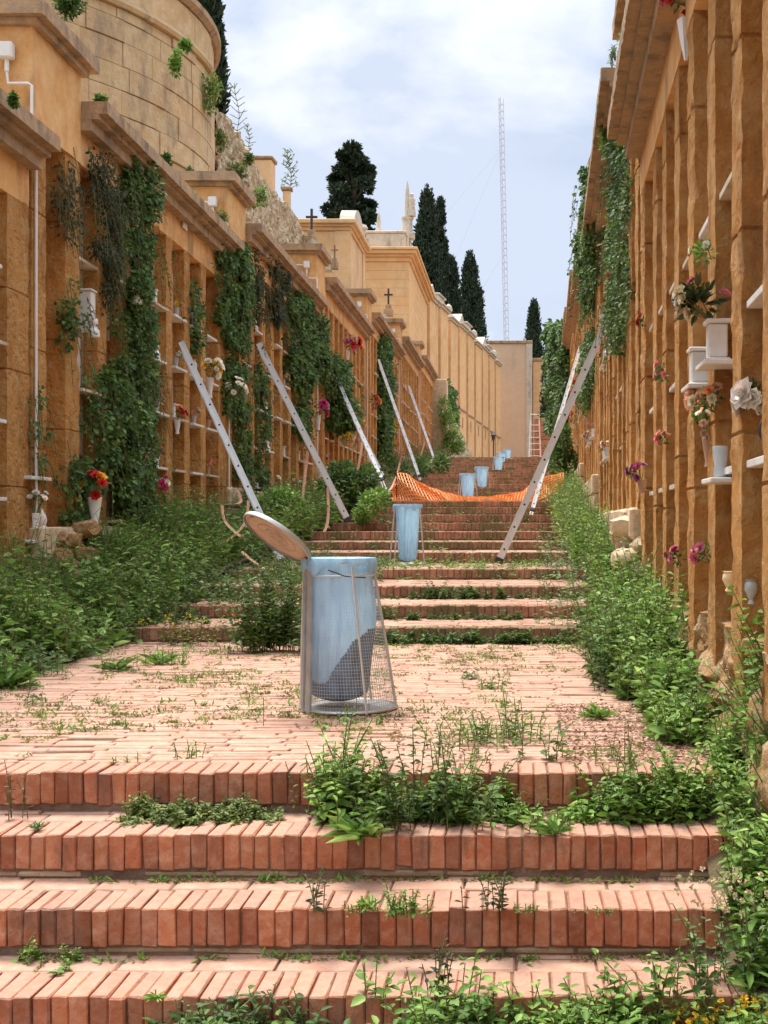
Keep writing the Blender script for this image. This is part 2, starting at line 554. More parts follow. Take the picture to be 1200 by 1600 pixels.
M['litter'] = leafmat('dry_leaf_litter', [(.14, .07, .04), (.22, .12, .07), (.10, .055, .03), (.28, .17, .1)], trans=.1)
M['cypress'] = leafmat('cypress_foliage', [(.014, .028, .018), (.032, .055, .032), (.022, .042, .024), (.055, .085, .042)], trans=.1)
M['stem'] = plain('weed_stem', (.14, .15, .05), .8)
for k, c in {'red': (.62, .03, .03), 'pink': (.75, .22, .32), 'magenta': (.6, .05, .22), 'whitef': (.82, .78, .74), 'rose': (.85, .74, .72), 'cream': (.78, .66, .46),
             'orangef': (.85, .30, .10), 'yellow': (.80, .55, .05), 'purple': (.30, .07, .36), 'peach': (.78, .42, .28), 'dusty': (.52, .34, .26)}.items():
    M[k] = leafmat(k + '_petals', [tuple(x * .8 for x in c), c, tuple(min(1, x * 1.12) for x in c)], trans=.25)

# ------------------------------------------------------------------ ground and stairs
STEPS = [(2.15, -1.91), (2.48, -1.77), (2.81, -1.63), (3.14, -1.49), (3.47, -1.346), (3.80, -1.20), (4.13, -1.054), (4.47, -.91),
         (9.45, -.80), (10.4, -.69), (11.45, -.58), (12.9, -.47),
         (15.0, -.34), (16.5, -.23), (18.1, -.10), (19.7, .03), (21.3, .175), (23.0, .33), (24.6, .48)]
STEPS += [(27.0 + 1.6 * k, .62 + .148 * k) for k in range(16)]


def stair_z(y):
    z = -2.05
    for a, b in STEPS:
        if y >= a: z = b
    return z


def slope_z(y):
    pts = [(0, -2.1), (2.2, -1.9), (4.6, -.95), (9.4, -.9), (13, -.5), (15, -.42), (24.6, .4), (51, 2.8), (2000, 2.8)]
    if y <= 0: return -2.1
    for (a, b), (c, d) in zip(pts, pts[1:]):
        if y <= c: return b + (d - b) * (y - a) / (c - a)
    return 2.8


def wallR(y): return .76 + .0237 * y
LX = -4.15


def right_edge(y): return wallR(y) - (.12 if y < 9 else .22)


ys = [-60, -20, 0, 1, 2.2, 3.4, 4.6, 7, 9.4, 11, 13, 15, 18, 21, 24.6, 30, 36, 42, 48, 51, 60, 80, 110, 200, 400, 900]
xs = [-900, -300, -100, -40, -15, -6, -3, 0, 3, 6, 15, 40, 100, 300, 900]
g = MB()
for y in ys:
    for x in xs:
        g.v.append((x, y, slope_z(y) - .26 - (0 if y > 0 else 0)))
for i in range(len(ys) - 1):
    for j in range(len(xs) - 1):
        a = i * len(xs) + j
        g.f.append((a, a + 1, a + len(xs) + 1, a + len(xs)))
tag(g.build('ground', M['soil'], recalc=False), 'bare dark earth under and around the stairway', 'ground', kind='structure')

# stair bodies
XL = -3.1
body = MB(); fronts = MB(); fronts2 = MB(); pav = MB(); tiles = MB(); slab = MB()
for i, (y, z) in enumerate(STEPS):
    y1 = STEPS[i + 1][0] if i + 1 < len(STEPS) else 125
    z0 = STEPS[i - 1][1] if i else -2.05
    near = y < 12
    xl = XL - .0
    xr = right_edge(y)
    if y >= 50: xl = -3.0
    rise = z - z0
    # core below the bricks
    body.box(xl, xr if y < 50 else 3.2, y + .014, y1 + .3 if i + 1 < len(STEPS) else y1, z0 - .3, z - .010)
    # soldier course at the nosing
    w = .0535 if y < 5 else .0625
    bh = min(.118, rise - .012)
    x = xl + rnd.uniform(-.02, .02)
    while x < xr - .02:
        ww = w * rnd.uniform(.92, 1.08)
        dy = rnd.uniform(-.006, .006); dz = rnd.uniform(-.004, .003)
        if y < 5 and rnd.random() < .05: dy += .008; dz -= .003
        br = rnd.choice((.004, .007)) if rnd.random() < .03 else 0
        if y < 9:
            fronts.cbox(x, x + ww - .0035, y + dy + br, y + .20, z - bh + dz + (.008 if br else 0), z + dz - br * .5, .0030, .0022 + br * .3)
        else:
            fronts2.cbox(x, x + ww - .006, y + dy, y + .20, z - bh + dz, z + dz, .004, .004)
        x += ww
    # recessed thin course
    x = xl + rnd.uniform(0, .1)
    zt = z - bh - .006
    while x < xr - .05:
        ww = rnd.uniform(.18, .3)
        if rnd.random() < .88 and zt - z0 > .012:
            tiles.cbox(x, x + ww - .008, y + .006 + rnd.uniform(0, .010), y + .12, z0 + .002, zt - rnd.uniform(.001, .005), .003, .002)
        x += ww
    # paving behind
    yy = y + .205
    row = 0
    if y < 14:
        while yy < y1 + .02:
            d = (.118 if y1 - y < .5 else .0585)
            x = xl + rnd.uniform(-.12, 0.0)
            while x < xr + .05:
                ww = .245 * rnd.uniform(.93, 1.05)
                dz = rnd.uniform(-.0045, .0015)
                if rnd.random() < .04: dz -= .006
                pav.cbox(max(x, xl - .05), min(x + ww - .007, xr + .1), yy, yy + d - .006 + rnd.uniform(-.002, .001), z - .06, z - .001 + dz, .0035, .0018)
                x += ww
            yy += d; row += 1
    else:
        while yy < min(y1, 60) - .02:
            x = xl
            while x < xr:
                ww = .5 * rnd.uniform(.9, 1.1)
                pav.box(x, min(x + ww - .012, xr), yy, yy + .15, z - .05, z - rnd.uniform(.001, .006))
                x += ww
            yy += .16
st = tag(body.build('stairs', M['joint']), 'overgrown brick stairway climbing between the two niche walls', 'stairs', kind='structure')
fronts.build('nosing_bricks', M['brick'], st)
fronts2.build('nosing_bricks', M['brickold'], st)
pav.build('paving_bricks', M['paver'], st)
tiles.build('bedding_tiles', M['tile'], st)

# earth beds
def bed(xa, xb, y0, y1, name, lab, zoff=.06):
    b = MB(); n = int((y1 - y0) / .35); m = 6
    for i in range(n + 1):
        y = y0 + (y1 - y0) * i / n
        a, c = xa(y), xb(y)
        for j in range(m + 1):
            x = a + (c - a) * j / m
            b.v.append((x, y, slope_z(y) + zoff + .05 * noise.noise(Vector((x * 3, y * 2, 0))) + .06 * math.sin(math.pi * j / m)))
    for i in range(n):
        for j in range(m):
            k = i * (m + 1) + j
            b.f.append((k, k + 1, k + m + 2, k + m + 1))
    return tag(b.build(name, M['soil'], recalc=False, smooth=True), lab, 'ground', kind='structure')


bed(lambda y: LX - .1, lambda y: XL + .03, 1, 62, 'earth_bed', 'strip of earth along the foot of the left wall', .05)
bed(lambda y: right_edge(y) - .03, lambda y: wallR(y) + .1, 8.8, 62, 'earth_bed', 'narrow strip of earth along the foot of the right wall', .08)
bed(lambda y: right_edge(y) - .1, lambda y: wallR(y) + .1, 1.0, 8.9, 'earth_bed', 'narrow strip of earth below the right rock plinth', -.01)

# ------------------------------------------------------------------ niche walls
def TL(x, y, z): return (LX - x, y, z)
def TR(x, y, z): return (wallR(y) + x, y, z)


def rough(mb, x0, x1, y0, y1, z0, z1, res, amp, T, seed, joints=(), freq=11.):
    """stone pier with eroded faces and arrises"""
    per = []
    nx = max(2, int((x1 - x0) / res)); ny = max(2, int((y1 - y0) / res))
    cx, cy = (x0 + x1) / 2, (y0 + y1) / 2
    for i in range(nx): per.append((x0 + (x1 - x0) * i / nx, y0, 0, -1, i == 0))
    for i in range(ny): per.append((x1, y0 + (y1 - y0) * i / ny, 1, 0, i == 0))
    for i in range(nx): per.append((x1 - (x1 - x0) * i / nx, y1, 0, 1, i == 0))
    for i in range(ny): per.append((x0, y1 - (y1 - y0) * i / ny, -1, 0, i == 0))
    zsn = [z0 + (z1 - z0) * k / max(1, int((z1 - z0) / res)) for k in range(max(1, int((z1 - z0) / res)) + 1)]
    ins = {}
    for j in joints:
        if z0 + .05 < j < z1 - .05:
            zsn = [z for z in zsn if abs(z - j) > .02]
            for dz, a in ((-.01, 0), (-.003, .012), (.003, .012), (.01, 0)):
                zsn.append(j + dz); ins[j + dz] = a
    zsn.sort()
    rings = []
    for z in zsn:
        r = []
        for (x, y, nxx, nyy, cor) in per:
            p = Vector((x * freq + seed * 7.3, y * freq, z * freq * .8))
            d = amp * (noise.fractal(p, .8, 2.3, 4)) - amp * .3
            if cor:
                d -= amp * .15 + amp * max(0, noise.noise(p * .5) - .12) * 3.2
                sx = 1 if x > cx else -1; sy = 1 if y > cy else -1
                q = (x + sx * d * .7, y + sy * d * .7)
            else:
                q = (x + nxx * d, y + nyy * d)
            a = ins.get(z, 0)
            q = (q[0] + (cx - q[0]) * a / .15, q[1] + (cy - q[1]) * a / .15)
            r.append(T(q[0], q[1], z))
        rings.append(r)
    mb.quadstrip(rings)


ORD = ['first', 'second', 'third', 'fourth', 'fifth', 'sixth', 'seventh', 'eighth', 'ninth', 'tenth', 'eleventh', 'twelfth']
SEGL = [(3.2, 10.3, 3.0, -.45), (10.3, 17.2, 3.72, .0), (17.2, 24.8, 4.28, .55), (24.8, 33, 5.02, 1.2), (33, 42, 5.7, 1.85), (42, 50.6, 6.42, 2.5), (50.6, 59, 6.95, 2.9)]
SEGR = [(1.6, 9.8, 2.95, -.42), (9.8, 17.5, 3.85, .16), (17.5, 25, 4.55, .75), (25, 33, 5.2, 1.3), (33, 41, 5.85, 1.9), (41, 50, 6.5, 2.4), (50, 58, 7.05, 2.9)]
BAY, POST, REC = .75, .26, .17
ROW = .62
NICHES = {}
shared = {}


def wall_seg(side, k, y0, y1, zt, zb):
    T = TL if side == 'L' else TR
    sgn = 'left' if side == 'L' else 'right'
    base = T(0, y0, zb)
    root = thing('burial_niche_wall', '%s section of the %s orange stone niche wall, counting up from the foot of the stairs' % (ORD[k], sgn), 'wall', (base[0], base[1], slope_z(y0)), group='stepped sections of the cemetery niche walls')
    fine = (y0 < 18) if side == 'L' else (y0 < 12)
    res = .045 if y0 < 4 else (.06 if y0 < 12 else .12)
    amp = .011 if y0 < 12 else .009
    # body
    b = MB(); b.box(REC, 1.0, y0 + .01, y1, slope_z(y0) - .5, zt - .01, T)
    b.build('wall_body', M['orange2'], root, world=True)
    # opening posts
    posts = []
    posts.append((y0, y0 + .32, -.02)); posts.append((y0 + .78, y0 + 1.14, -.02))
    y = y0 + 1.14
    nb = int(round((y1 - .30 - y) / BAY))
    bw = (y1 - .30 - y) / nb
    bays = []
    for i in range(nb):
        bays.append((y, y + bw - POST))
        if i < nb - 1: posts.append((y + bw - POST, y + bw, 0))
        y += bw
    posts.append((y1 - .30 - POST * .6, y1 - .012, -.01))
    for i, (a, c, px) in enumerate(posts):
        mb = MB()
        js = [zb + rnd.uniform(.5, .9) + q * rnd.uniform(.9, 1.0) for q in range(4)]
        top = zt - .30
        rough(mb, px - (.015 * rnd.random()), REC + .06, a, c, zb - .25, top, res, amp * (1.25 if rnd.random() < .3 else .75), T, k * 20 + i + (50 if side == 'R' else 0), js)
        mb.build('pillar', M['orange'], root, smooth=True, world=True)
    # lintel
    mb = MB()
    rough(mb, -.012, REC + .05, y0 + 1.16, y1 - .016, zt - .31, zt, max(res, .1), .004, T, k + 3)
    mb.build('lintel', M['orange2'], root, world=True)
    # cornice: two stepped members
    ce = y1 - .02
    mb = MB()
    rough(mb, -.13, .5, y0 + 1.15, ce, zt - .003, zt + .10, max(res, .1), .004, T, k + 9)
    rough(mb, -.20, .6, y0 + 1.15, ce + .005, zt + .102, zt + .15, max(res, .1), .003, T, k + 10)
    rough(mb, -.28, .75, y0 + 1.15, ce + .01, zt + .152, zt + .27, max(res, .06), .007, T, k + 11)
    mb.build('cornice', M['cornice'], root, world=True)
    # raised block over the first bay with its cap
    mb = MB()
    rough(mb, -.035, .55, y0 - .005, y0 + 1.15, zt - .32, zt + .50, max(res, .1), .008, T, k + 12)
    mb.build('pier_block', M['orange2'], root, world=True)
    mb = MB()
    rough(mb, -.10, .62, y0 - .06, y0 + 1.20, zt + .502, zt + .56, max(res, .1), .006, T, k + 13)
    rough(mb, -.17, .68, y0 - .13, y0 + 1.27, zt + .562, zt + .69, max(res, .06), .007, T, k + 14)
    mb.build('pier_cap', M['cornice'], root, world=True)
    # plinth: coursed blocks
    mb = MB()
    zz = zb - .02; yy = y0
    if side == 'R' and k == 0: zz = -9
    gz = slope_z(y0) - .3
    while zz > gz:
        yy = y0 + rnd.uniform(-.2, 0) * 0
        while yy < y1 - .1:
            w = rnd.uniform(.35, .7)
            mb.cbox(-.10 + rnd.uniform(-.02, .02), REC + .1, yy, min(yy + w - .015, y1), zz - .27, zz, .015, .01, T)
            yy += w
        zz -= .285
    if mb.v: mb.build('plinth', M['rubble'], root, world=True)
    # blank recess panel in block bay is the body itself; panels and shelves in each bay
    nrow = int((zt - .34 - zb) / ROW)
    for bi, (a, c) in enumerate(bays):
        for r in range(nrow):
            z = zb + .02 + r * ROW + .03
            # shelf
            pr = -1
            if rnd.random() < (.86 if side == 'L' else .8 * (r > 0)):
                key = ('shelf', side)
                pr = rnd.uniform(.0, .05) if side == 'L' else (-.03 if (rnd.random() < .65 or k == 0) else .05)
                mb = MB(); mb.cbox(-.015 - pr, REC - .01, a + .006, c - .006, z - .03, z, .003, 0, T)
                mb.build('shelf', M['marble'] if rnd.random() < .6 else M['oldmarble'], root, world=True)
            if side == 'L' and y0 < 30 and rnd.random() < .93:
                mb = MB(); mb.cbox(REC - .025, REC + .02, a + .03, c - .03, z + .03, z + ROW - .07, .004, 0, T)
                mat = M['oldmarble'] if rnd.random() < .55 else (M['marble'] if rnd.random() < .35 else M['orange2'])
                sl = mb.build('niche_slab', mat, root, world=True)
                mb = MB()
                for (ya, yb, za, zc) in ((a + .005, a + .035, z + .01, z + ROW - .04), (c - .035, c - .005, z + .01, z + ROW - .04), (a + .036, c - .036, z + ROW - .075, z + ROW - .04)):
                    mb.box(REC - .04, REC - .003, ya, yb, za, zc, T)
                mb.build('slab_frame', M['oldmarble'] if rnd.random() < .6 else M['cornice'], sl, world=False).location = sl.location
                fr = sl.children[0]
                fr.data.transform(Matrix.Translation(-Vector(root.location)))
            if pr >= 0: NICHES[(side, k, bi, r)] = ((a + c) / 2, z)
    return root, bays, nrow


INFO = {}
for k, s in enumerate(SEGL): INFO[('L', k)] = wall_seg('L', k, *s)
for k, s in enumerate(SEGR): INFO[('R', k)] = wall_seg('R', k, *s)

# hillside terrace behind the left wall
hb = MB()
for (y0, y1, zt, zb) in SEGL:
    hb.box(-60, LX - 1.0, y0, y1, -2.5, zt + .02)
hb.box(-60, LX - 1.0, 59, 130, -2.5, 7.0)
tag(hb.build('hillside', M['soil']), 'terraced ground behind the left niche wall', 'ground', kind='structure')

# rocks forming rough plinth corners
_b = bmesh.new(); bmesh.ops.create_icosphere(_b, subdivisions=2, radius=1)
ICO_V = [tuple(v.co) for v in _b.verts]; ICO_F = [tuple(v.index for v in f.verts) for f in _b.faces]; _b.free()


def rock(mb, c, r, seed=0, sq=.25):
    b = len(mb.v)
    for (x, y, z) in ICO_V:
        p = Vector((x, y, z))
        # squarish
        m = max(abs(x), abs(y), abs(z))
        p = p.lerp(p / m, sq)
        d = 1 + .28 * noise.noise(p * 1.6 + Vector((seed * 3.1, seed, 0)))
        mb.v.append((c[0] + p.x * r[0] * d, c[1] + p.y * r[1] * d, c[2] + p.z * r[2] * d))
    for f in ICO_F: mb.f.append(tuple(b + i for i in f))


# rough rock footing under the near right wall
root = thing('rock_footing', 'rough yellow rock footing under the nearest right wall pillars', 'rock', (1.0, 5.0, -.9))
mb = MB(); ny_, nz_ = 260, 44
for i in range(ny_ + 1):
    y = 1.9 + 7.85 * i / ny_
    for j in range(nz_ + 1):
        t = j / nz_
        z = -1.75 + 1.34 * t
        p = Vector((y * 3.2, z * 4.2, 3.3))
        dv = noise.voronoi(p + Vector((noise.noise(p * 1.7), noise.noise(p * 1.7 + Vector((5, 5, 5))), 0)) * .5)[0]
        lump = min(.5, dv[1] - dv[0])
        d = .13 * lump + .035 * noise.fractal(p * 2.2, .8, 2.1, 4) - .03
        bulge = .05 * math.sin(math.pi * min(1, t * 1.02))
        x = wallR(y) + .03 - d - bulge
        if j == nz_: x += .16
        mb.v.append((x, y + .02 * noise.noise(p * 5), z))
for i in range(ny_):
    for j in range(nz_):
        k = i * (nz_ + 1) + j
        mb.f.append((k, k + nz_ + 1, k + nz_ + 2, k + 1))
mb.build('rocks', M['footrock'], root, smooth=True, world=True, recalc=False)
mb = MB(); mb.box(wallR(4) + .1, wallR(9) + .3, 2.4, 9.7, -1.6, -.5); mb.build('rock_core', M['orange'], root, world=True)
for (u, v, Y, lab) in ((108, 838, 11.0, 'rounded rubble corner stones at the foot of the left wall'), (992, 840, 10.1, 'squared rubble corner stones at the foot of the right wall'), (480, 795, 23.0, 'pale rubble stones at the foot of the left wall behind the bush')):
    c = P(u, v, Y)
    root = thing('plinth_stones', lab, 'rock', c)
    mb = MB()
    for i in range(9):
        rock(mb, (rnd.uniform(-.10, .12), rnd.uniform(-.3, .2), -.38 + .115 * (i // 2) + rnd.uniform(-.03, .03)), (.13, .16, .09), i + u, .5)
    mb.build('stones', M['rubble' if u != 108 else 'footrock'], root, smooth=True)

# ------------------------------------------------------------------ bastion tower, rubble walls
def arcblocks(mb, c, R, z0, z1, a0, a1, ch, bl, gap=.005, depth=.2):
    z = z0
    while z < z1 - .05:
        h = min(ch * rnd.uniform(.92, 1.08), z1 - z)
        a = a0 + rnd.uniform(0, bl / R)
        while a < a1:
            da = bl * rnd.uniform(.7, 1.25) / R
            dr = rnd.uniform(-.02, .02)
            n = 4
            inner, outer = [], []
            ring = []
            for k in range(n + 1):
                t = a + gap / R + (da - 2 * gap / R) * k / n
                ring.append(t)
            rr = R + dr
            pts = []
            b = len(mb.v)
            for t in ring:
                for (q, zz) in ((rr - depth, z + gap), (rr - .008, z + gap), (rr, z + gap + .006), (rr, z + h - gap - .006), (rr - .008, z + h - gap), (rr - depth, z + h - gap)):
                    mb.v.append((c[0] + q * math.cos(t), c[1] + q * math.sin(t), zz))
            for k in range(n):
                for j in range(5):
                    mb.f.append((b + k * 6 + j, b + (k + 1) * 6 + j, b + (k + 1) * 6 + j + 1, b + k * 6 + j + 1))
            mb.f.append(tuple(b + j for j in range(6))); mb.f.append(tuple(b + n * 6 + j for j in reversed(range(6))))
            a += da
        z += h


TC, TRD = (-10.65, 22.0), 5.0
tw = thing('round_bastion', 'tall round bastion of pale ashlar blocks above the left wall', 'tower', (TC[0], TC[1], 4))
mb = MB(); arcblocks(mb, TC, TRD, 3.2, 8.25, -2.6, .55, .37, .82)
arcblocks(mb, TC, TRD, 8.4, 8.95, -2.6, .55, .55, 1.1)
mb.build('ashlar_facing', M['ashlar'], tw, world=True)
mb = MB(); mb.lathe([(TRD - .02, 3), (TRD - .02, 9.2)], (TC[0], TC[1], 0), 64); mb.build('core', M['mortar'], tw, world=True)
mb = MB()
mb.lathe([(TRD - .1, 8.25), (TRD + .06, 8.26), (TRD + .09, 8.32), (TRD + .06, 8.39), (TRD - .1, 8.395)], (TC[0], TC[1], 0), 96)
mb.build('string_course', M['ashlar'], tw, smooth=True, world=True)
mb = MB()
mb.lathe([(TRD - .3, 8.96), (TRD + .04, 8.965), (TRD + .12, 9.04), (TRD + .12, 9.14), (TRD + .02, 9.22), (TRD - .4, 9.24)], (TC[0], TC[1], 0), 96)
mb.build('coping', M['cornice'], tw, smooth=True, world=True)


def rubble_wall(name, label, a, b, z0, z1f, thick, size=.26, cat='wall', mat='rubble'):
    """a,b = (x,y) ends; z1f(t) gives the top height; faces the camera side (right-hand side of a->b)"""
    a, b = Vector((*a, 0)), Vector((*b, 0))
    d = (b - a); Lg = d.length; d.normalize(); nrm = Vector((d.y, -d.x, 0))
    root = thing(name, label, cat, (a.x, a.y, z0))
    core = MB()
    n = max(2, int(Lg / .5))
    r = []
    for i in range(n + 1):
        t = i / n; p = a + d * Lg * t; q = p - nrm * thick; zt = z1f(t) - .1
        r.append([(p.x, p.y, z0), (p.x, p.y, zt), (q.x, q.y, zt), (q.x, q.y, z0)])
    core.quadstrip(r); core.build('mortar_core', M['mortar'], root, world=True)
    mb = MB()
    zmax = max(z1f(q / 10) for q in range(11))
    nx_, nz_ = int(Lg / .055), int((zmax - z0) / .055)
    for i in range(nx_ + 1):
        t = i / nx_
        zt = z1f(t) + .10 * noise.noise(Vector((t * Lg * 2.2, 1, 2)))
        for j in range(nz_ + 1):
            z = z0 + (zt - z0) * j / nz_
            p = Vector((t * Lg / size * .8, z / size * 1.25, thick * 3))
            p += Vector((noise.noise(p * .9), noise.noise(p * .9 + Vector((7, 1, 4))), 0)) * .6
            dv = noise.voronoi(p)[0]
            f = min(1, (dv[1] - dv[0]) / .22)
            dsp = .02 + .085 * f + .05 * noise.noise(Vector((math.floor(dv[0] * 1), 0, 0)) + p * .5) * f + .02 * noise.fractal(p * 3, .8, 2.1, 3)
            q = a + d * Lg * t + nrm * (dsp if j < nz_ else -.2)
            mb.v.append((q.x, q.y, z))
    for i in range(nx_):
        for j in range(nz_):
            k = i * (nz_ + 1) + j
            mb.f.append((k, k + nz_ + 1, k + nz_ + 2, k + 1))
    mb.build('stones', M['rubbleface'], root, smooth=True, world=True, recalc=False)
    return root


rubble_wall('rubble_wall', 'pale rubble retaining wall right of the round bastion', (-5.95, 23.6), (-5.95, 33.5), 4.3, lambda t: 8.15 + .25 * math.sin(t * 9) * .5 - .5 * max(0, t - .8) * 3, .8, .24)
rubble_wall('rubble_wall', 'rubble retaining wall in the top left corner, left of the bastion', (-13, 17.6), (-7.6, 18.6), 4.0, lambda t: 9.3, .8, .22)
# small broken pillar on the wall and ruined bits
for (u, v0, v1, Y, w, lab) in ((408, 243, 300, 29.5, .5, 'plastered gate post standing on the rubble wall'), (447, 292, 345, 32.0, .2, 'thin stone post at the far end of the rubble wall')):
    a, b = P(u, v0, Y), P(u, v1, Y)
    mb = MB()
    mb.cbox(a.x - w / 2, a.x + w / 2, Y, Y + w, b.z - .5, a.z - .08, .02, .01)
    root = thing('gate_post', lab, 'post', (a.x, Y, b.z - .5))
    mb.build('shaft', M['plaster'], root, world=True)
    mb = MB(); mb.cbox(a.x - w / 2 - .04, a.x + w / 2 + .04, Y - .04, Y + w + .04, a.z - .078, a.z, .01, .005); mb.build('cap', M['cornice'], root, world=True)

# ------------------------------------------------------------------ mausolea
def cornice_box(mb, x0, x1, y0, y1, z, steps):
    for (o, h) in steps:
        mb.cbox(x0 - o, x1 + o, y0 - o, y1 + o, z + .002, z + h, .02); z += h
    return z


m1 = thing('mausoleum', 'tan plastered family tomb with flat moulded cornice and curved pediment', 'tomb', (-6.4, 40, 5))
mb = MB(); mb.cbox(-7.75, -5.52, 39.7, 43.4, 4.5, 9.6, .03); mb.build('walls', M['plaster'], m1, world=True)
mb = MB(); cornice_box(mb, -7.75, -5.52, 39.7, 43.4, 9.6, [(.06, .12), (.14, .08), (.24, .14)]); mb.build('cornice', M['plaster'], m1, world=True)
mb = MB()
for yy in (39.62,):
    mb.cbox(-6.0, -5.46, 39.66, 39.72, 5, 9.59, .01)
mb.build('pilaster', M['plaster'], m1, world=True)
mb = MB(); mb.box(-5.53, -5.47, 42.9, 43.42, 5, 9.59)
mb.build('pilaster', M['plaster'], m1, world=True)
# scroll pediment on top, facing the stairs
mb = MB()
prof = []
for k in range(13):
    t = math.pi * k / 12
    prof.append((41.6 - 1.2 * math.cos(t), 9.95 + .75 * math.sin(t)))
r0 = [(-5.45, y, z) for y, z in prof]; r1 = [(-5.95, y, z) for y, z in prof]
mb.quadstrip([r0, r1]); mb.build('pediment', M['pale_stone'], m1, world=True)
mb = MB(); mb.lathe([(.05, 0), (.28, .05), (.30, .2), (.16, .28), (.16, .5), (.26, .58), (.2, .7), (.02, .75)], (-5.6, 43.2, 9.94), 14); mb.build('finial', M['pale_stone'], m1, smooth=True, world=True)

m2 = thing('mausoleum', 'large family chapel with banded walls, deep cornice and parapet', 'tomb', (-6.5, 56, 6))
mb = MB()
z = 6.0
i = 0
while z < 11.7:
    mb.cbox(-7.2, -5.0, 55.6, 66.5, z + .002, z + .40, .008); z += .402
mb.build('walls', M['plaster_far'], m2, world=True)
mb = MB(); z = cornice_box(mb, -7.2, -5.0, 55.6, 66.5, z, [(.08, .2), (.2, .12), (.34, .16), (.42, .12)]); mb.build('cornice', M['plaster_far'], m2, world=True)
mb = MB(); mb.cbox(-7.0, -5.2, 55.8, 66.3, z + .002, z + .75, .03); mb.cbox(-7.05, -5.14, 55.75, 66.35, z + .752, z + .87, .03); mb.build('parapet', M['pale_stone'], m2, world=True)
ZT = z + .87
mb = MB()
for yy in np.arange(56.3, 66, 1.1): mb.cbox(-5.2, -5.12, yy, yy + .5, z + .06, z + .7, .02)
mb.build('dentils', M['pale_stone'], m2, world=True)
# statue spire: figure beside a broken column
sp = thing('tomb_statue', 'weathered stone figure beside a broken column on the chapel roof', 'statue', (-5.2, 57.5, ZT))
mb = MB(); mb.lathe([(.36, 0), (.36, .25), (.26, .3), (.24, .9), (.30, .95), (.30, 1.02), (.14, 1.05), (.12, 1.7), (.10, 2.25), (.05, 2.6), (.01, 2.75)], (-.05, 0, 0), 12); mb.build('column', M['pale_stone'], sp, smooth=True)
mb = MB(); mb.lathe([(.02, 1.04), (.19, 1.06), (.17, 1.35), (.13, 1.55), (.17, 1.75), (.15, 1.88), (.06, 1.93), (.09, 2.02), (.09, 2.1), (.02, 2.17)], (.17, -.1, 0), 12)
mb.tube([(.26, -.1, 1.82), (.32, -.22, 1.6), (.22, -.28, 1.45)], [.05, .045, .03], 6); mb.build('figure', M['pale_stone'], sp, smooth=True)
c = P(592, 384, 56.5)
sp2 = thing('tomb_statue', 'small slender stone spike on the chapel parapet, left of the broken column', 'statue', (c.x, 56.5, ZT))
mb = MB(); mb.lathe([(.18, -.05), (.18, .2), (.09, .24), (.1, .6), (.07, .85), (.01, 1.05)], (0, 0, 0), 10); mb.build('shaft', M['pale_stone'], sp2, smooth=True)

# crosses and small pediments on top of the niche wall sections
def cross_at(u, v, Y, s, lab):
    c = P(u, v, Y)
    o = thing('stone_cross', lab, 'cross', c)
    mb = MB()
    mb.cbox(-.17 * s, .17 * s, -.17 * s, .17 * s, -.1, .16 * s, .01); mb.cbox(-.11 * s, .11 * s, -.11 * s, .11 * s, .162 * s, .34 * s, .01)
    mb.build('pedestal', M['cornice'], o)
    mb = MB(); mb.cbox(-.035 * s, .035 * s, -.035 * s, .035 * s, .342 * s, .98 * s, .006); mb.cbox(-.17 * s, -.037 * s, -.03 * s, .03 * s, .70 * s, .77 * s, .006); mb.cbox(.037 * s, .17 * s, -.03 * s, .03 * s, .70 * s, .77 * s, .006)
    mb.build('cross', M['metal_dark'] if s > .6 else M['cornice'], o)


cross_at(487, 378, 33.0, .92, 'dark cross on a stepped base before the tan tomb')
cross_at(607, 490, 45, .95, 'slim cross over the scroll top in front of the banded chapel')
cross_at(523, 415, 31.5, .55, 'short cross behind the third pier cap')
for (u, v, Y, w, lab) in ((488, 392, 32.5, .5, 'small stone gable below the dark cross'), (600, 505, 44.5, .55, 'rounded scroll gable below the slim cross')):
    c = P(u, v, Y); mb = MB()
    mb.quadstrip([[(c.x - w, Y, c.z - .5), (c.x + w, Y, c.z - .5), (c.x + w, Y, c.z - .1), (c.x, Y, c.z + .35), (c.x - w, Y, c.z - .1)], [(c.x - w, Y + .4, c.z - .5), (c.x + w, Y + .4, c.z - .5), (c.x + w, Y + .4, c.z - .1), (c.x, Y + .4, c.z + .35), (c.x - w, Y + .4, c.z - .1)]])
    o = mb.build('stone_gable', M['pale_stone']); tag(o, lab, 'gable')

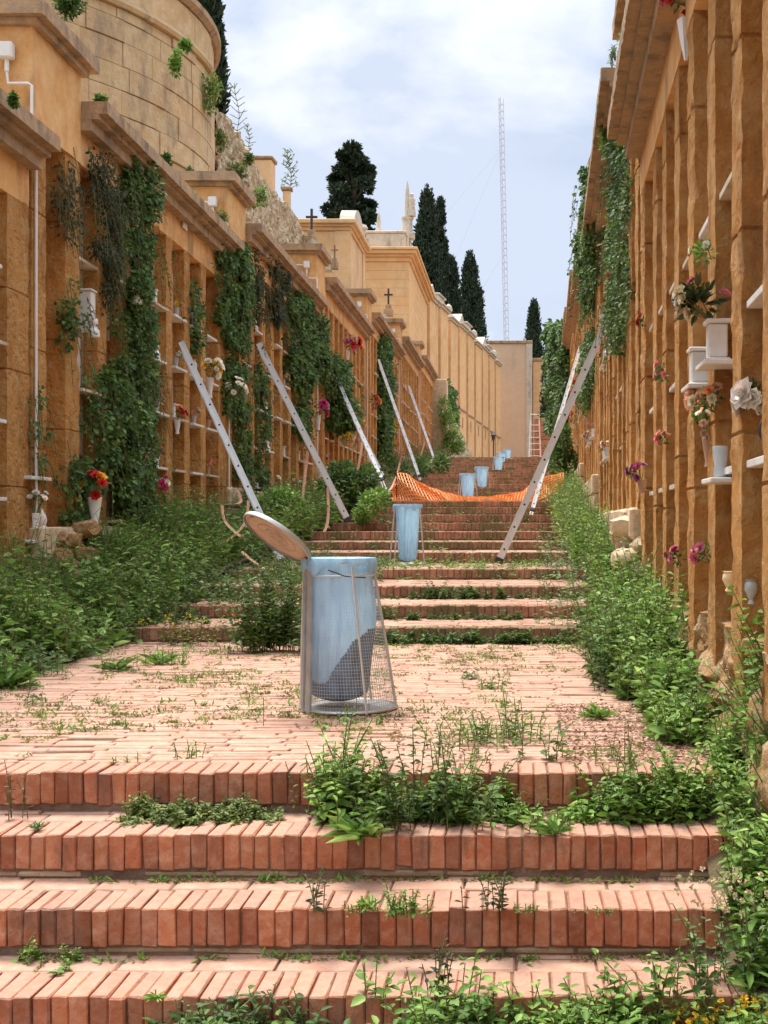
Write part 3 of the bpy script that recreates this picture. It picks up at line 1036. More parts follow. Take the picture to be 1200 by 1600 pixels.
# row of chapels running to the far end
A, B = Vector((-5.0, 66.6, 0)), Vector((-1.41, 96, 0))
d = (B - A).normalized(); nn = Vector((d.y, -d.x, 0)); Lr = (B - A).length
NC = 9
for i in range(NC):
    t0, t1 = i / NC * Lr, (i + 1) / NC * Lr
    def TT(x, y, z, t0=t0): 
        p = A + d * (t0 + y) - nn * x
        return (p.x, p.y, z)
    w = t1 - t0
    zt = 12.55 + .12 * math.sin(i * 2.2)
    o = thing('chapel', '%s of the far row of narrow tan chapels, counting from the banded chapel' % ORD[i], 'chapel', TT(0, 0, 5), group='far row of chapels')
    mb = MB(); mb.cbox(0, 3, .85, w - .02, 2.5, zt, .03, 0, TT); mb.cbox(1.6, 3, -.02, .849, 2.5, zt - .1, .02, 0, TT); mb.build('walls', M['plaster_far'], o, world=True)
    mb = MB(); mb.cbox(-.1, 3, .78, w + .04, zt + .002, zt + .14, .02, 0, TT); mb.cbox(-.2, 3, .7, w + .1, zt + .142, zt + .25, .02, 0, TT); mb.build('cornice', M['pale_stone'], o, world=True)
    mb = MB(); mb.cbox(-.06, -.001, .9, w - .06, 7.6 - i * .1, 7.72 - i * .1, .01, 0, TT); mb.build('string_course', M['cornice'], o, world=True)
    mb = MB()
    zg = zt + .252
    k = i % 3
    if k == 0:
        mb.quadstrip([[TT(.0, .5, zg), TT(.0, w - .5, zg), TT(.0, w / 2, zg + .7)], [TT(1.2, .5, zg), TT(1.2, w - .5, zg), TT(1.2, w / 2, zg + .7)]])
    elif k == 1:
        mb.cbox(.1, 1.2, .6, w - .8, zg + .001, zg + .45, .03, 0, TT); mb.cbox(.0, 1.3, .5, w - .7, zg + .452, zg + .55, .02, 0, TT)
    else:
        p = TT(.3, w / 2, zg); mb.lathe([(.3, 0), (.3, .2), (.12, .3), (.25, .5), (.2, .75), (.03, .9)], p, 10)
    mb.build('roof_crest', M['pale_stone'], o, world=True)
    mb = MB(); mb.cbox(-.04, -.001, w * .5, w * .5 + .16, 6.2, 6.9, .01, 0, TT); mb.build('grave_lamp', M['cornice'], o, world=True)

# end building closing the view
eb = thing('end_building', 'plain pinkish tan block closing the top of the stairway', 'building', (-.5, 98, 2.8))
mb = MB(); mb.cbox(-2.6, 1.05, 98, 108, 2.5, 14.6, .04); mb.build('walls', M['plaster_end'], eb, world=True)
mb = MB(); mb.cbox(-2.7, 1.15, 97.9, 108.1, 14.602, 14.85, .03); mb.build('coping', M['cornice'], eb, world=True)
mb = MB(); mb.cbox(.62, 1.12, 97.93, 98.5, 2.5, 14.598, .02); mb.build('lit_side_strip', M['pale_stone'], eb, world=True)  # pale strip paints in the light falling on the block's side face
eb2 = thing('end_building', 'lower paler block right behind the end block', 'building', (2, 102, 2.8))
mb = MB(); mb.cbox(1.2, 2.3, 101, 110, 2.5, 13.6, .04); mb.build('walls', M['plaster'], eb2, world=True)
mb = MB(); mb.cbox(1.1, 2.4, 100.9, 110.1, 13.602, 13.85, .03); mb.build('coping', M['cornice'], eb2, world=True)
mb = MB()
c = P(850, 690, 70)
for q in range(8):
    mb.cbox(c.x - .55, c.x + .6, 70, 70.5, 2.8 + q * .42, 3.2 + q * .42, .02, .01)
o = mb.build('brick_pier', M['brick']); tag(o, 'low red brick pier beside the white stepladder at the top', 'pier')

# plastered ramp wall below the far chapels
rubble_wall('ramp_wall', 'sloping stone ramp wall under the far row of chapels', (-3.75, 61.0), (-2.6, 72), 2.6, lambda t: 6.3 - 2.6 * t, .4, .35)
c0 = P(688, 600, 59.3)
mb = MB(); mb.cbox(c0.x - .5, c0.x + .35, 59.1, 60.0, 2.7, 7.1, .05, .02)
o = mb.build('end_pier', M['rubble']); tag(o, 'rough pale end pier where the left niche wall stops', 'pier')

# ------------------------------------------------------------------ conduits with junction boxes on the left wall
for k in range(0, 6):
    y0 = SEGL[k + 1][0] if k + 1 < len(SEGL) else None
    if y0 is None: continue
    zt = SEGL[k + 1][2]
    yf = y0 - .02
    o = thing('conduit', 'white electrical conduit and junction box on the %s raised pier block of the left wall' % ORD[k], 'conduit', (LX - .1, yf, zt), group='conduits on the left wall')
    mb = MB()
    xb = LX - .16
    r = .016
    ym = yf - .035
    # sideways run into the box on the face towards the camera, then down and round onto the pier front
    mb.tube([(xb - .5, ym, zt + .27), (xb - .05, ym, zt + .27)], r, 8)
    mb.tube([(xb, ym, zt + .22), (xb, ym, zt + .10)], r * 1.25, 8)
    mb.tube([(xb, ym, zt + .105), (xb + .01, ym, zt - .0), (LX + .02, ym, zt - .0), (LX + .05, ym - .0, zt - .02), (LX + .05, ym, zt - .60), (LX + .045, ym + .10, zt - .66)], r * .8, 8)
    yd = y0 + .05
    zb_ = SEGL[k + 1][3]
    mb.tube([(LX + .045, yd, zt - .64), (LX + .045, yd, zb_ + 1.5), (LX + .045, yd, zb_ - .25), (LX + .045, yd - .02, zb_ - .8)], r * .8, 8)
    mb.build('pipe', M['pvc'], o, smooth=True, world=True)
    mb = MB(); mb.cbox(xb - .06, xb + .06, ym - .05, ym + .03, zt + .20, zt + .34, .012)
    mb.cbox(xb - .05, xb + .05, ym - .057, ym - .0505, zt + .21, zt + .33, .003)
    mb.build('junction_box', M['pvc'], o, world=True)

c = P(273, 349, 15.0)
o = thing('number_plate', 'small white enamel plate under the second left cornice', 'plate', (LX + .03, c.y, c.z))
mb = MB(); mb.cbox(0, .015, -.1, .1, -.07, .07, .004); mb.build('plate', M['plate'], o)
mb = MB(); mb.cbox(.0152, .018, -.085, -.078, -.055, .055, .0005); mb.cbox(.0152, .018, .078, .085, -.055, .055, .0005); mb.build('rim_line', M['cornice'], o)


# ------------------------------------------------------------------ litter bins
def bin_obj(label, base, rb, rt, h, shear, mesh=False, lid=False, wide_post=False, bagrot=0., full=.9, seed=0, barrels=4):
    o = thing('litter_bin', label, 'bin', base, group='wire litter bins on the steps')
    r_ = random.Random(seed)
    def pt(t, a, dr=0):
        R = rb + (rt - rb) * t + dr
        return Vector((shear * t + R * math.cos(a), R * math.sin(a), h * t))
    ring = lambda t, r, n=40, dr=0: [pt(t, 2 * math.pi * i / n, dr) for i in range(n + 1)]
    mb = MB(); mb.tube(ring(.012, 0), .008, 6); mb.build('base_ring', M['wire'], o, smooth=True)
    mb = MB(); mb.tube(ring(.985, 0), .007, 6); mb.build('top_ring', M['wire'], o, smooth=True)
    if mesh:
        mb = MB(); mb.tube(ring(.90, 0, 40, .004), .005, 6); mb.build('hoop', M['wire'], o, smooth=True)
        mb = MB()
        n = 100
        for i in range(n):
            a = 2 * math.pi * i / n
            mb.tube([pt(.01, a), pt(.5, a, .001 * r_.uniform(-1, 1)), pt(.97, a)], .0011, 3, False)
        for k in range(1, 43):
            t = k / 44 * .97
            mb.tube(ring(t, 0, 48), .0011, 3, False)
        mb.build('wire_mesh', M['wire'], o, recalc=False)
        mb = MB()
        mb.lathe([(0.001, .004), (rb - .02, .004), (rb - .01, .012), (rb - .03, .014), (.001, .012)], (0, 0, 0), 40)
        mb.build('base_plate', M['greysteel'], o, smooth=False)
    angs = [math.radians(a) for a in ([-8, 70, 110, 185, -62] if mesh else [-25, 80, 205, 140])]
    for a in angs:
        mb = MB()
        if mesh:
            mb.tube([pt(0, a, .004), pt(.45, a, .006), pt(.99, a, .004)], .0065, 6)
        else:
            mb.tube([pt(0, a, .02), pt(.99, a, .004)], .009, 6)
        mb.build('post', M['wire'], o, smooth=True)
    if wide_post:
        for da in (-7, 7):
            a = math.radians(-142 + da)
            path = [pt(t, a, .008) for t in (0, .3, .6, 1.0)]
            mb = MB(); mb.ribbon(path, .030, .012, (math.sin(-a), math.cos(a), 0) if False else Vector((-math.sin(a), math.cos(a), 0)))
            mb.build('post', M['greysteel'], o)
        mb = MB(); mb.tube([pt(1.0, math.radians(-142), .0), pt(1.05, math.radians(-142), .02)], .012, 8); mb.build('hinge', M['metal_dark'], o)
    # bag
    n = 120 if mesh else 56; rings = []
    nk = 80 if mesh else 26
    for k in range(nk):
        t = k / (nk - 1)                    # top to bottom
        tt = 1.0 - t * full
        R = (rb + (rt - rb) * tt) - .016
        if not mesh: R = rt * (1 - .22 * t) - .012
        shr = 1.0
        if t > .25: shr = 1 - (t - .25) / .75 * (.38 if mesh else .12)
        if t > .93: shr *= max(.05, 1 - ((t - .93) / .07) ** 2 * .9)
        rr = []
        for i in range(n):
            a = 2 * math.pi * i / n + bagrot
            fold = .030 * (1 - .7 * t) * noise.noise(Vector((math.cos(a) * 2.2, math.sin(a) * 2.2, t * 1.8 + seed))) + .012 * math.sin(a * 7 + 3 * t + seed) * (.5 - .3 * t)
            fold += .006 * math.sin(a * 19 + 5 * t)
            R2 = R * shr + fold * (.25 if t < .04 else 1)
            R2 = min(R2, R)
            dx = shear * tt - (.05 * max(0, t - .25) / .75 * (1 if mesh else 0))
            rr.append((dx + R2 * math.cos(a), R2 * math.sin(a), h * tt + 0))
        rings.append(rr)
    # rim folded over the ring
    top = []
    for (dr, dz) in ((.012, -.040), (.016, -.026), (.016, -.006), (.010, .010), (-.006, .008)):
        rr = []
        for i in range(n):
            a = 2 * math.pi * i / n + bagrot
            wob = .010 * math.sin(a * 5 + seed) + .006 * math.sin(a * 13)
            zz = dz * (1 + .5 * math.sin(a * 3 + seed) + .4 * math.sin(a * 11)) if dz < -.02 else dz
            rr.append((shear + (rt + dr + abs(wob) * .6) * math.cos(a), (rt + dr + abs(wob) * .6) * math.sin(a), h + zz))
        top.append(rr)
    mb = MB(); mb.quadstrip(top + rings, True, False)
    mb.f.append(tuple(len(mb.v) - n + i for i in range(n)))
    bag = mb.build('bin_bag', M['bag'], o, smooth=True, recalc=False)
    if mesh:
        # bag faces below a slanting line take a darker blue
        bag.data.materials.append(M['bag_low'])
        for p in bag.data.polygons:
            c_ = p.center
            zl = max(.15, .34 + 1.25 * (c_.x - .05)) + .03 * noise.noise(c_ * 9)
            if c_.z < min(zl, .40): p.material_index = 1
        mb = MB(); mb.tube([pt(.94, math.radians(-100), .006), pt(.90, math.radians(-75), .012), pt(.885, math.radians(-40), .01)], .003, 5); mb.build('bag_hook', M['metal_dark'], o)
    if lid:
        hinge = pt(1.06, math.radians(-142), .03)
        d1 = Vector((-.84, 0, .54)).normalized()
        n0 = Vector((.54, 0, .84)).normalized()
        s_, c_ = .30, .954
        nrm = (Vector((0, -1, 0)) * s_ - n0 * c_).normalized()        # underside normal
        nrm = (Vector((0, -1, 0)) * .38 - n0 * .925).normalized()
        R = .192
        cen = hinge + d1 * R + Vector((.035, 0, -.035))
        mb = MB(); mb.lathe([(.001, -.022), (R * .6, -.018), (R - .004, -.010), (R, -.004), (R + .001, .012), (R - .006, .014)], cen, 64, False, nrm)
        o2 = mb.build('lid', M['greysteel'], o, smooth=True)
        mb = MB()
        prof = [(.0005, .0035)]
        for rr in np.linspace(.004, R - .008, 60):
            dd = 0
            for q in (.035, .062, .105, .16):
                dd = max(dd, .0045 * math.exp(-((rr - q) / .0035) ** 2))
            prof.append((rr, .0035 + dd))
        mb.lathe(prof, cen, 64, False, nrm)
        mb.build('lid_underside', M['lid'], o2, smooth=True)
        mb = MB()
        for q in (.038, .065, .108):
            Mx = nrm.to_track_quat('Z', 'Y').to_matrix()
            mb.tube([cen + Mx @ Vector((q * math.cos(a), q * math.sin(a), .0045)) for a in [2 * math.pi * i / 48 for i in range(49)]], .0014, 4, False)
        mb.build('pressed_rings', M['metal_dark'], o2, smooth=True)
        mb = MB()
        for a in (0, 1.6, 3.3, 4.9):
            Mx = nrm.to_track_quat('Z', 'Y').to_matrix()
            p = cen + Mx @ Vector((.165 * math.cos(a), .165 * math.sin(a), .002)); q = cen + Mx @ Vector((.165 * math.cos(a), .165 * math.sin(a), .007))
            mb.tube([p, q], .006, 8)
        mb.build('rivets', M['metal_dark'], o2)
    return o


c = P(546, 1107, 6.03)
bin_obj('nearest wire mesh litter bin with blue bag and its round lid swung open', (c.x, 6.03, -.908), .236, .166, .735, -.052, mesh=True, lid=True, wide_post=True, full=.955, seed=2)
c = P(637, 881, 14.3)
bin_obj('second litter bin, three thin legs and a long blue bag, alone on the small landing', (c.x, 14.3, -.468), .205, .155, .70, 0, full=.95, seed=5)
c = P(731, 782, 26.0)
bin_obj('blue bagged litter bin standing against the middle of the orange netting', (c.x, 26.0, .485), .22, .165, .60, 0, full=.93, seed=9)
c = P(753, 762, 31.0)
bin_obj('blue bagged litter bin just above and right of the one in the netting', (c.x, 31.0, stair_z(31.0) + .003), .22, .165, .55, 0, full=.93, seed=12)
c = P(779, 738, 41.0)
bin_obj('pale litter bin with bulging white rim, lower of the far top group', (c.x, 41.0, stair_z(41.0) + .003), .22, .165, .48, 0, full=.93, seed=15)
c = P(784, 725, 47.0)
bin_obj('small pale litter bin at the very top, second of the far top group', (c.x, 47.0, stair_z(47.0) + .003), .22, .165, .40, 0, full=.93, seed=18)
c = P(793, 722, 49.5)
bin_obj('small grey litter bin at the very top, rightmost of the far top group', (c.x, 49.5, stair_z(49.5) + .003), .22, .165, .36, 0, full=.93, seed=21)


# ------------------------------------------------------------------ ladders
def ladder(label, A, B, wdir, width=.36, rail=(.028, .068), step=.28, group='aluminium ladders leaning on the walls', mat='alu'):
    A, B = Vector(A), Vector(B)
    o = thing('ladder', label, 'ladder', A, group=group)
    d = (B - A); Lg = d.length; d.normalize()
    mid = (A + B) / 2; w = Vector((mid.x + wdir[0], mid.y, 0)).normalized(); w = (w - d * w.dot(d)).normalized()
    n = d.cross(w)
    def bar(p, q, a, b, c, e):
        mb = MB()
        r = []
        for z in (p, q):
            r.append([tuple(z + w * a + n * c), tuple(z + w * b + n * c), tuple(z + w * b + n * e), tuple(z + w * a + n * e)])
        mb.quadstrip(r); return mb
    for s in (-1, 1):
        off = w * (s * width / 2)
        mb = bar(off, off + d * Lg, -rail[0] / 2, rail[0] / 2, -rail[1] / 2, rail[1] / 2)
        # flanges of the C section, proud of the web
        for e in (-1, 1):
            m2 = bar(off + d * .002, off + d * (Lg - .002), -rail[0] / 2 - .004, rail[0] / 2 + .004, e * (rail[1] / 2 - .007) - .0075, e * (rail[1] / 2 - .007) + .0075)
            b = len(mb.v); mb.v += m2.v; mb.f += [tuple(b + i for i in f) for f in m2.f]
        r = mb.build('rail', M[mat], o)
        mb = bar(off - d * .03, off + d * .03, -rail[0] / 2 - .008, rail[0] / 2 + .008, -rail[1] / 2 - .006, rail[1] / 2 + .006)
        mb.build('foot_cap', M['dark'], r)
    k = step * .5
    while k < Lg - .1:
        mb = MB(); mb.tube([-w * (width / 2 + rail[0] / 2 + .0005) + d * k, w * (width / 2 + rail[0] / 2 + .0005) + d * k], .0155, 10)
        rg = mb.build('rung', M[mat], o, smooth=False)
        mb = MB()
        for s in (-1, 1):
            p = w * (s * (width / 2 + rail[0] / 2 + .001)) + d * k
            mb.tube([p, p + w * s * .003], .0125, 10)
        mb.build('rung_hole', M['dark'], rg)
        k += step
    return o


Yd = (-.18, 1, 0)
ladder('nearest left ladder, its foot hidden behind the open bin lid', P(443, 884, 13.9), P(287, 545, 14.6), Yd)
ladder('longest left ladder, second from the front, foot on the brick steps', P(543, 812, 19.0), P(405, 540, 18.9), Yd, rail=(.03, .085))
ladder('third left ladder from the front, slender, beside the dark round bush', P(600, 758, 24.2), P(522, 582, 26.5), Yd)
ladder('short left ladder standing in front of the third one', P(597, 740, 26.8), P(566, 680, 27.4), Yd, width=.3)
ladder('fourth left ladder, its foot behind the orange netting', P(656, 748, 33.0), P(593, 567, 34.5), Yd)
ladder('farthest left ladder, in front of the last left wall section', P(680, 722, 42.0), P(640, 607, 43.5), Yd)
ladder('longest right ladder, crossing the steps to the top of the right wall', P(781, 874, 14.1), P(957, 483, 14.0), (-.35, 1, 0), rail=(.03, .078), width=.38)
ladder('shorter right ladder standing just behind the longest right one', P(829, 806, 22.3), P(903, 555, 25.5), (-.3, 1, 0))
# white stepladder at the top
c = P(836, 718, 53.0)
o = thing('stepladder', 'white stepladder standing open in front of the end building', 'stepladder', (c.x, 53, 2.845))
for s in (-1, 1):
    mb = MB(); mb.tube([(s * .26, 0, 0), (s * .19, .35, 1.75)], .028, 6); mb.build('rail', M['stepwhite'], o)
    mb = MB(); mb.tube([(s * .25, .75, 0), (s * .19, .38, 1.70)], .02, 6); mb.build('rear_leg', M['stepwhite'], o)
for k in range(6):
    t = (k + .6) / 6.4
    mb = MB(); mb.cbox(-.25 + .07 * t, .25 - .07 * t, .35 * t - .05, .35 * t + .05, 1.75 * t - .012, 1.75 * t + .012, .004); mb.build('tread', M['stepwhite'], o)
mb = MB(); mb.tube([(-.19, .35, 1.74), (-.19, .33, 2.0), (.19, .33, 2.0), (.19, .35, 1.74)], .018, 6); mb.build('hand_rail', M['stepwhite'], o)


# webbing straps and ropes hanging from the ladders
def sag(a, b, s, n=14, side=0.):
    a, b = Vector(a), Vector(b)
    return [a.lerp(b, i / n) + Vector((side * math.sin(math.pi * i / n) + .012 * noise.noise(Vector((i * .7, a.x * 5, 0))), 0, -s * 4 * (i / n) * (1 - i / n))) for i in range(n + 1)]


for (pts, lab) in (
    ([P(371, 765, 14.0), P(376, 785, 13.9), P(350, 788, 13.7)], 'short pink strap loop on the nearest left ladder'),
    ([P(388, 782, 13.9), P(384, 815, 13.8), P(362, 840, 13.6), P(345, 850, 13.5)], 'long buff strap trailing left from the nearest left ladder'),
    ([P(347, 790, 13.7), P(352, 815, 13.6), P(372, 835, 13.5), P(380, 838, 13.5)], 'thin buff cord lying over the weeds by the nearest left ladder'),
    ([P(378, 862, 13.4), P(400, 880, 13.3), P(416, 888, 13.2), P(432, 872, 13.2)], 'curled cord low in the weeds behind the open lid'),
    ([P(481, 705, 18.9), P(475, 760, 18.7), P(470, 800, 18.5), P(464, 822, 18.4)], 'left pink strap hanging straight down from the second left ladder'),
    ([P(512, 762, 18.9), P(513, 800, 18.7), P(508, 828, 18.5), P(488, 846, 18.3)], 'right pink strap hanging from the foot of the second left ladder'),
    ([P(566, 690, 26.3), P(560, 730, 26), P(548, 770, 25.8), P(536, 786, 25.6)], 'buff strap hanging down in front of the third left ladder'),
    ([P(630, 700, 33), P(622, 735, 32.7), P(612, 762, 26), P(600, 768, 26)], 'pink strap running from the fourth left ladder to the netting'),
    ([P(664, 690, 42), P(655, 718, 41.8), P(641, 740, 41.5)], 'short cord left of the farthest left ladder'),
    ([P(676, 716, 42), P(668, 740, 41), P(666, 756, 40)], 'short pale cord under the farthest left ladder')):
    Y = pts[0].y
    # smooth by Catmull-Rom
    pp = [pts[0]] + pts + [pts[-1]]
    path = []
    for i in range(1, len(pp) - 2):
        for j in range(6):
            t = j / 6
            p0, p1, p2, p3 = pp[i - 1], pp[i], pp[i + 1], pp[i + 2]
            path.append(.5 * ((2 * p1) + (p2 - p0) * t + (2 * p0 - 5 * p1 + 4 * p2 - p3) * t * t + (-p0 + 3 * p1 - 3 * p2 + p3) * t ** 3))
    path.append(pts[-1])
    w = .0022 * Y
    base = path[0].copy()
    path = [p - base + Vector((.01 * noise.noise(Vector((i * .5, base.x, 2))), 0, 0)) for i, p in enumerate(path)]
    o = thing('strap', lab, 'strap', base)
    mb = MB(); mb.ribbon(path, min(w, .05), .006, (1, .2, .1)); mb.build('webbing', M['strap'], o)

# ------------------------------------------------------------------ orange barrier netting
net = thing('barrier_netting', 'orange plastic barrier netting slung across the steps, raised at both ends', 'netting', (-1, 25.6, .5))
top = [(612, 770, 25.0), (622, 738, 25.0), (636, 741, 25.1), (650, 752, 25.1), (672, 762, 25.2), (700, 771, 25.3), (722, 776, 25.4), (760, 777, 25.5), (790, 773, 25.6), (818, 768, 25.7), (835, 752, 25.5), (855, 745, 25.2), (880, 739, 25.0)]
bot = [(613, 783, 24.7), (622, 784, 24.7), (636, 784, 24.7), (650, 784, 24.7), (672, 784, 24.7), (700, 784, 24.8), (722, 783, 25.0), (760, 781, 25.2), (790, 782, 25.3), (818, 782, 25.3), (835, 783, 25.2), (855, 775, 25.0), (878, 766, 24.9)]


def resamp(pts, n):
    P_ = np.array([tuple(P(*q)) for q in pts]); sl = np.r_[0, np.cumsum(np.linalg.norm(np.diff(P_, axis=0), axis=1))]
    t = np.linspace(0, sl[-1], n)
    return np.stack([np.interp(t, sl, P_[:, k]) for k in range(3)], 1)


n1, n2 = 64, 9
Tn, Bn = resamp(top, n1), resamp(bot, n1)
def NP(i, j):
    t = j / (n2 - 1)
    p = Bn[i] * (1 - t) + Tn[i] * t
    return Vector((p[0], p[1] + (.28 if i < 20 else .09) * math.sin(i * .45 + t * 2) * math.sin(t * 3.1) + .02 * math.sin(i * 1.7 + j), max(p[2], stair_z(p[1]) + .01) + .006 * math.sin(i * 1.3 + j)))
mb = MB()
for j in range(n2):
    mb.ribbon([NP(i, j) for i in range(n1)], .024 if j not in (0, n2 - 1) else .034, .005, (0, .25, 1))
for i in range(n1):
    mb.ribbon([NP(i, j) + Vector((0, -.004, 0)) for j in range(n2)], .017, .005, (1, .1, 0))
mb.build('mesh', M['orange_net'], net, world=True)
c = P(620, 738, 24.9)
mb = MB(); mb.tube([(c.x, 24.95, stair_z(24.9) - .02), (c.x - .02, 24.95, c.z + .05)], .012, 6); mb.build('stake', M['metal_dark'], net, world=True)

# ------------------------------------------------------------------ lamps at the far end
for (u, v, Y, lab) in ((771, 712, 60, 'small iron lamp post before the far row of chapels'),):
    c = P(u, v, Y)
    o = thing('street_lamp', lab, 'lamp', c)
    mb = MB(); mb.tube([(0, 0, -.2), (0, 0, .75)], .03, 6); mb.build('post', M['metal_dark'], o)
    mb = MB(); mb.lathe([(.05, .75), (.12, 1.0), (.14, 1.02), (.02, 1.14)], (0, 0, 0), 6); mb.build('lantern', M['metal_dark'], o)

# ------------------------------------------------------------------ aerial mast
YM = 320
b, t = P(791, 532, YM), P(782.5, 153, YM)
mast = thing('radio_mast', 'tall slender lattice radio mast rising behind the end building', 'mast', (b.x, YM, b.z - 20))
mb = MB(); leg = []
n = 46
b2 = b - (t - b) * .3
for k in range(3):
    a = 2 * math.pi * k / 3 + .4
    off = Vector((.72 * math.cos(a), .72 * math.sin(a), 0)); leg.append(off)
    m_ = MB(); m_.tube([b2 + off, t + off], .09, 4); m_.build('mast_leg', M['mast'], mast, world=True)
for i in range(n):
    p, q = b2.lerp(t, i / n), b2.lerp(t, (i + 1) / n)
    for k in range(3):
        mb.tube([p + leg[k], q + leg[(k + 1) % 3]], .05, 3, False)
        mb.tube([p + leg[k], p + leg[(k + 1) % 3]], .07, 3, False)
mb.build('lattice', M['mast'], mast, world=True)
for (tu, tv, bu, bv) in ((784, 232, 705, 420), (788, 395, 742, 470), (784, 232, 700, 330)):
    a, c = P(tu, tv, YM), P(bu, bv, YM)
    m_ = MB(); m_.tube([a, c + (c - a) * .5], .02, 3); m_.build('guy_wire', M['mast'], mast, world=True)


# ------------------------------------------------------------------ trees
def tree(name, label, cat, base, height, clumps, trunkr, trunk_top, leaf=(.35, .12), mat='cypress', limbs=None, group=None, per=26):
    """clumps: list of (centre, radii, n_leaves, up-bias)"""
    o = thing(name, label, cat, base, group=group)
    Lv = Leaves()
    for (c, r, nl, up) in clumps:
        v = rng.normal(size=(nl, 3)); v = norm(v)
        rad = rng.uniform(.55, 1.05, size=(nl, 1))
        p = np.array(c) + v * rad * np.array(r)
        D = norm(v * (1 - up) + np.array([0, 0, up]) + rng.normal(size=(nl, 3)) * .35)
        Nn = norm(v + rng.normal(size=(nl, 3)) * .5)
        Ls = leaf[0] * rng.uniform(.6, 1.3, nl)
        Lv.add(p, D, Nn, Ls, Ls * leaf[1] / leaf[0] * rng.uniform(.8, 1.3, nl), .2, .1)
    Lv.build('crown', M[mat], o)
    mb = MB(); mb.tube([(0, 0, -1), (.03, 0, height * .35), (0, .02, trunk_top)], [trunkr, trunkr * .75, trunkr * .2], 8); mb.build('trunk', M['bark'], o, smooth=True)
    if limbs:
        for l in limbs:
            mb = MB(); mb.tube([Vector(l[0]), Vector(l[0]).lerp(Vector(l[1]), .5) + Vector((0, 0, -.1)), Vector(l[1])], [l[2], l[2] * .7, l[2] * .3], 6); mb.build('limb', M['bark'], o, smooth=True)
    return o


def cypress(u, vt, vb, wpx, Y, label, seed, nl=46, nc=150, lean=0, sharp=.55, mat='cypress', leaf=None):
    r_ = random.Random(seed)
    t, b = P(u, vt, Y), P(u, vb, Y)
    H = t.z - b.z; R = wpx / F * Y / 2 * 1.12; nc = int(nc * 2.2)
    cl = []
    for i in range(nc):
        h = r_.random() ** .9
        prof = (math.sin(math.pi * min(1, (1 - h) * .5 / sharp * 1.0 + .0)) if False else min(1, ((1 - h) / sharp) ** .62)) * (.82 + .18 * (1 if h > .12 else h / .12))
        a = r_.uniform(0, 2 * math.pi)
        rr = R * prof * r_.uniform(.35, .86)
        s = R * r_.uniform(.22, .36)
        cl.append(((rr * math.cos(a) + lean * h, rr * math.sin(a), H * h * .97), (s, s, s * 2.4), nl, .72))
    lf = leaf or (R * .17, R * .075)
    lf = (max(lf[0], .26), max(lf[1], .11))
    return tree('cypress_tree', label, 'tree', (b.x, Y, b.z), H, cl, R * .14, H * .9, lf, mat, group='cypresses above the tombs')


cypress(668, 303, 560, 46, 82, 'tallest cypress, just right of the roof statue', 1, nc=190, sharp=.42)
cypress(688, 308, 560, 24, 84, 'slim cypress top joined to the right side of the tallest cypress', 2, nc=90, sharp=.4)
cypress(704, 402, 600, 36, 86, 'cypress between the tallest and the rounded one', 3, nc=110, sharp=.5)
cypress(734, 403, 590, 38, 92, 'rounded cypress standing right of the tall pair', 4, nc=140, sharp=.5)
cypress(748, 450, 640, 26, 95, 'low cypress leaning against the right of the rounded one', 8, nc=70, sharp=.6)
cypress(834, 473, 640, 32, 112, 'single cypress right of the mast, behind the end blocks', 5, nc=130, sharp=.6)
cypress(861, 514, 700, 30, 90, 'dark cypress beside the far end of the right wall', 6, nc=110, sharp=.6)
cypress(318, -120, 330, 62, 33, 'dark cypress cut by the top edge, behind the bastion', 7, nc=260, nl=60, sharp=.7)

# spreading conifer behind the first tomb
r_ = random.Random(3)
base = P(553, 480, 62)
cl = []; lb = []
Ht = P(553, 229, 62).z - base.z
sx = 62 / F
for (u, v, w, h) in ((552, 240, 26, 12), (538, 252, 22, 10), (563, 258, 24, 10), (530, 268, 22, 9), (574, 270, 20, 9), (550, 272, 34, 12), (524, 280, 14, 6), (545, 290, 30, 11), (570, 292, 26, 10), (538, 305, 32, 10), (560, 312, 34, 12),
                     (576, 322, 16, 9), (535, 324, 36, 10), (556, 332, 34, 10), (520, 334, 20, 6), (579, 345, 18, 12), (566, 352, 26, 12), (578, 368, 14, 12), (582, 385, 12, 10), (572, 378, 22, 10), (545, 345, 40, 12)):
    for q in range(3):
        dy = r_.uniform(-1.3, 1.3)
        c = (((u - 553) + r_.uniform(-4, 4)) * sx, dy * (w / 30), ((480 - v) + r_.uniform(-3, 3)) * sx)
        cl.append((c, (w * sx * .40, w * sx * .40, h * sx * .40), 190, .2))
        if q == 0: lb.append(((0, 0, max(1, c[2] - .8)), c, .06))
tree('conifer_tree', 'dark spreading conifer with layered clumps behind the tan tomb', 'tree', base, Ht, cl, .28, Ht * .95, (.26, .12), 'cypress', lb)


# ------------------------------------------------------------------ ivy and creepers
IV = {'ivy': ('ivy', (.062, .05)), 'dry': ('ivydark', (.06, .03))}


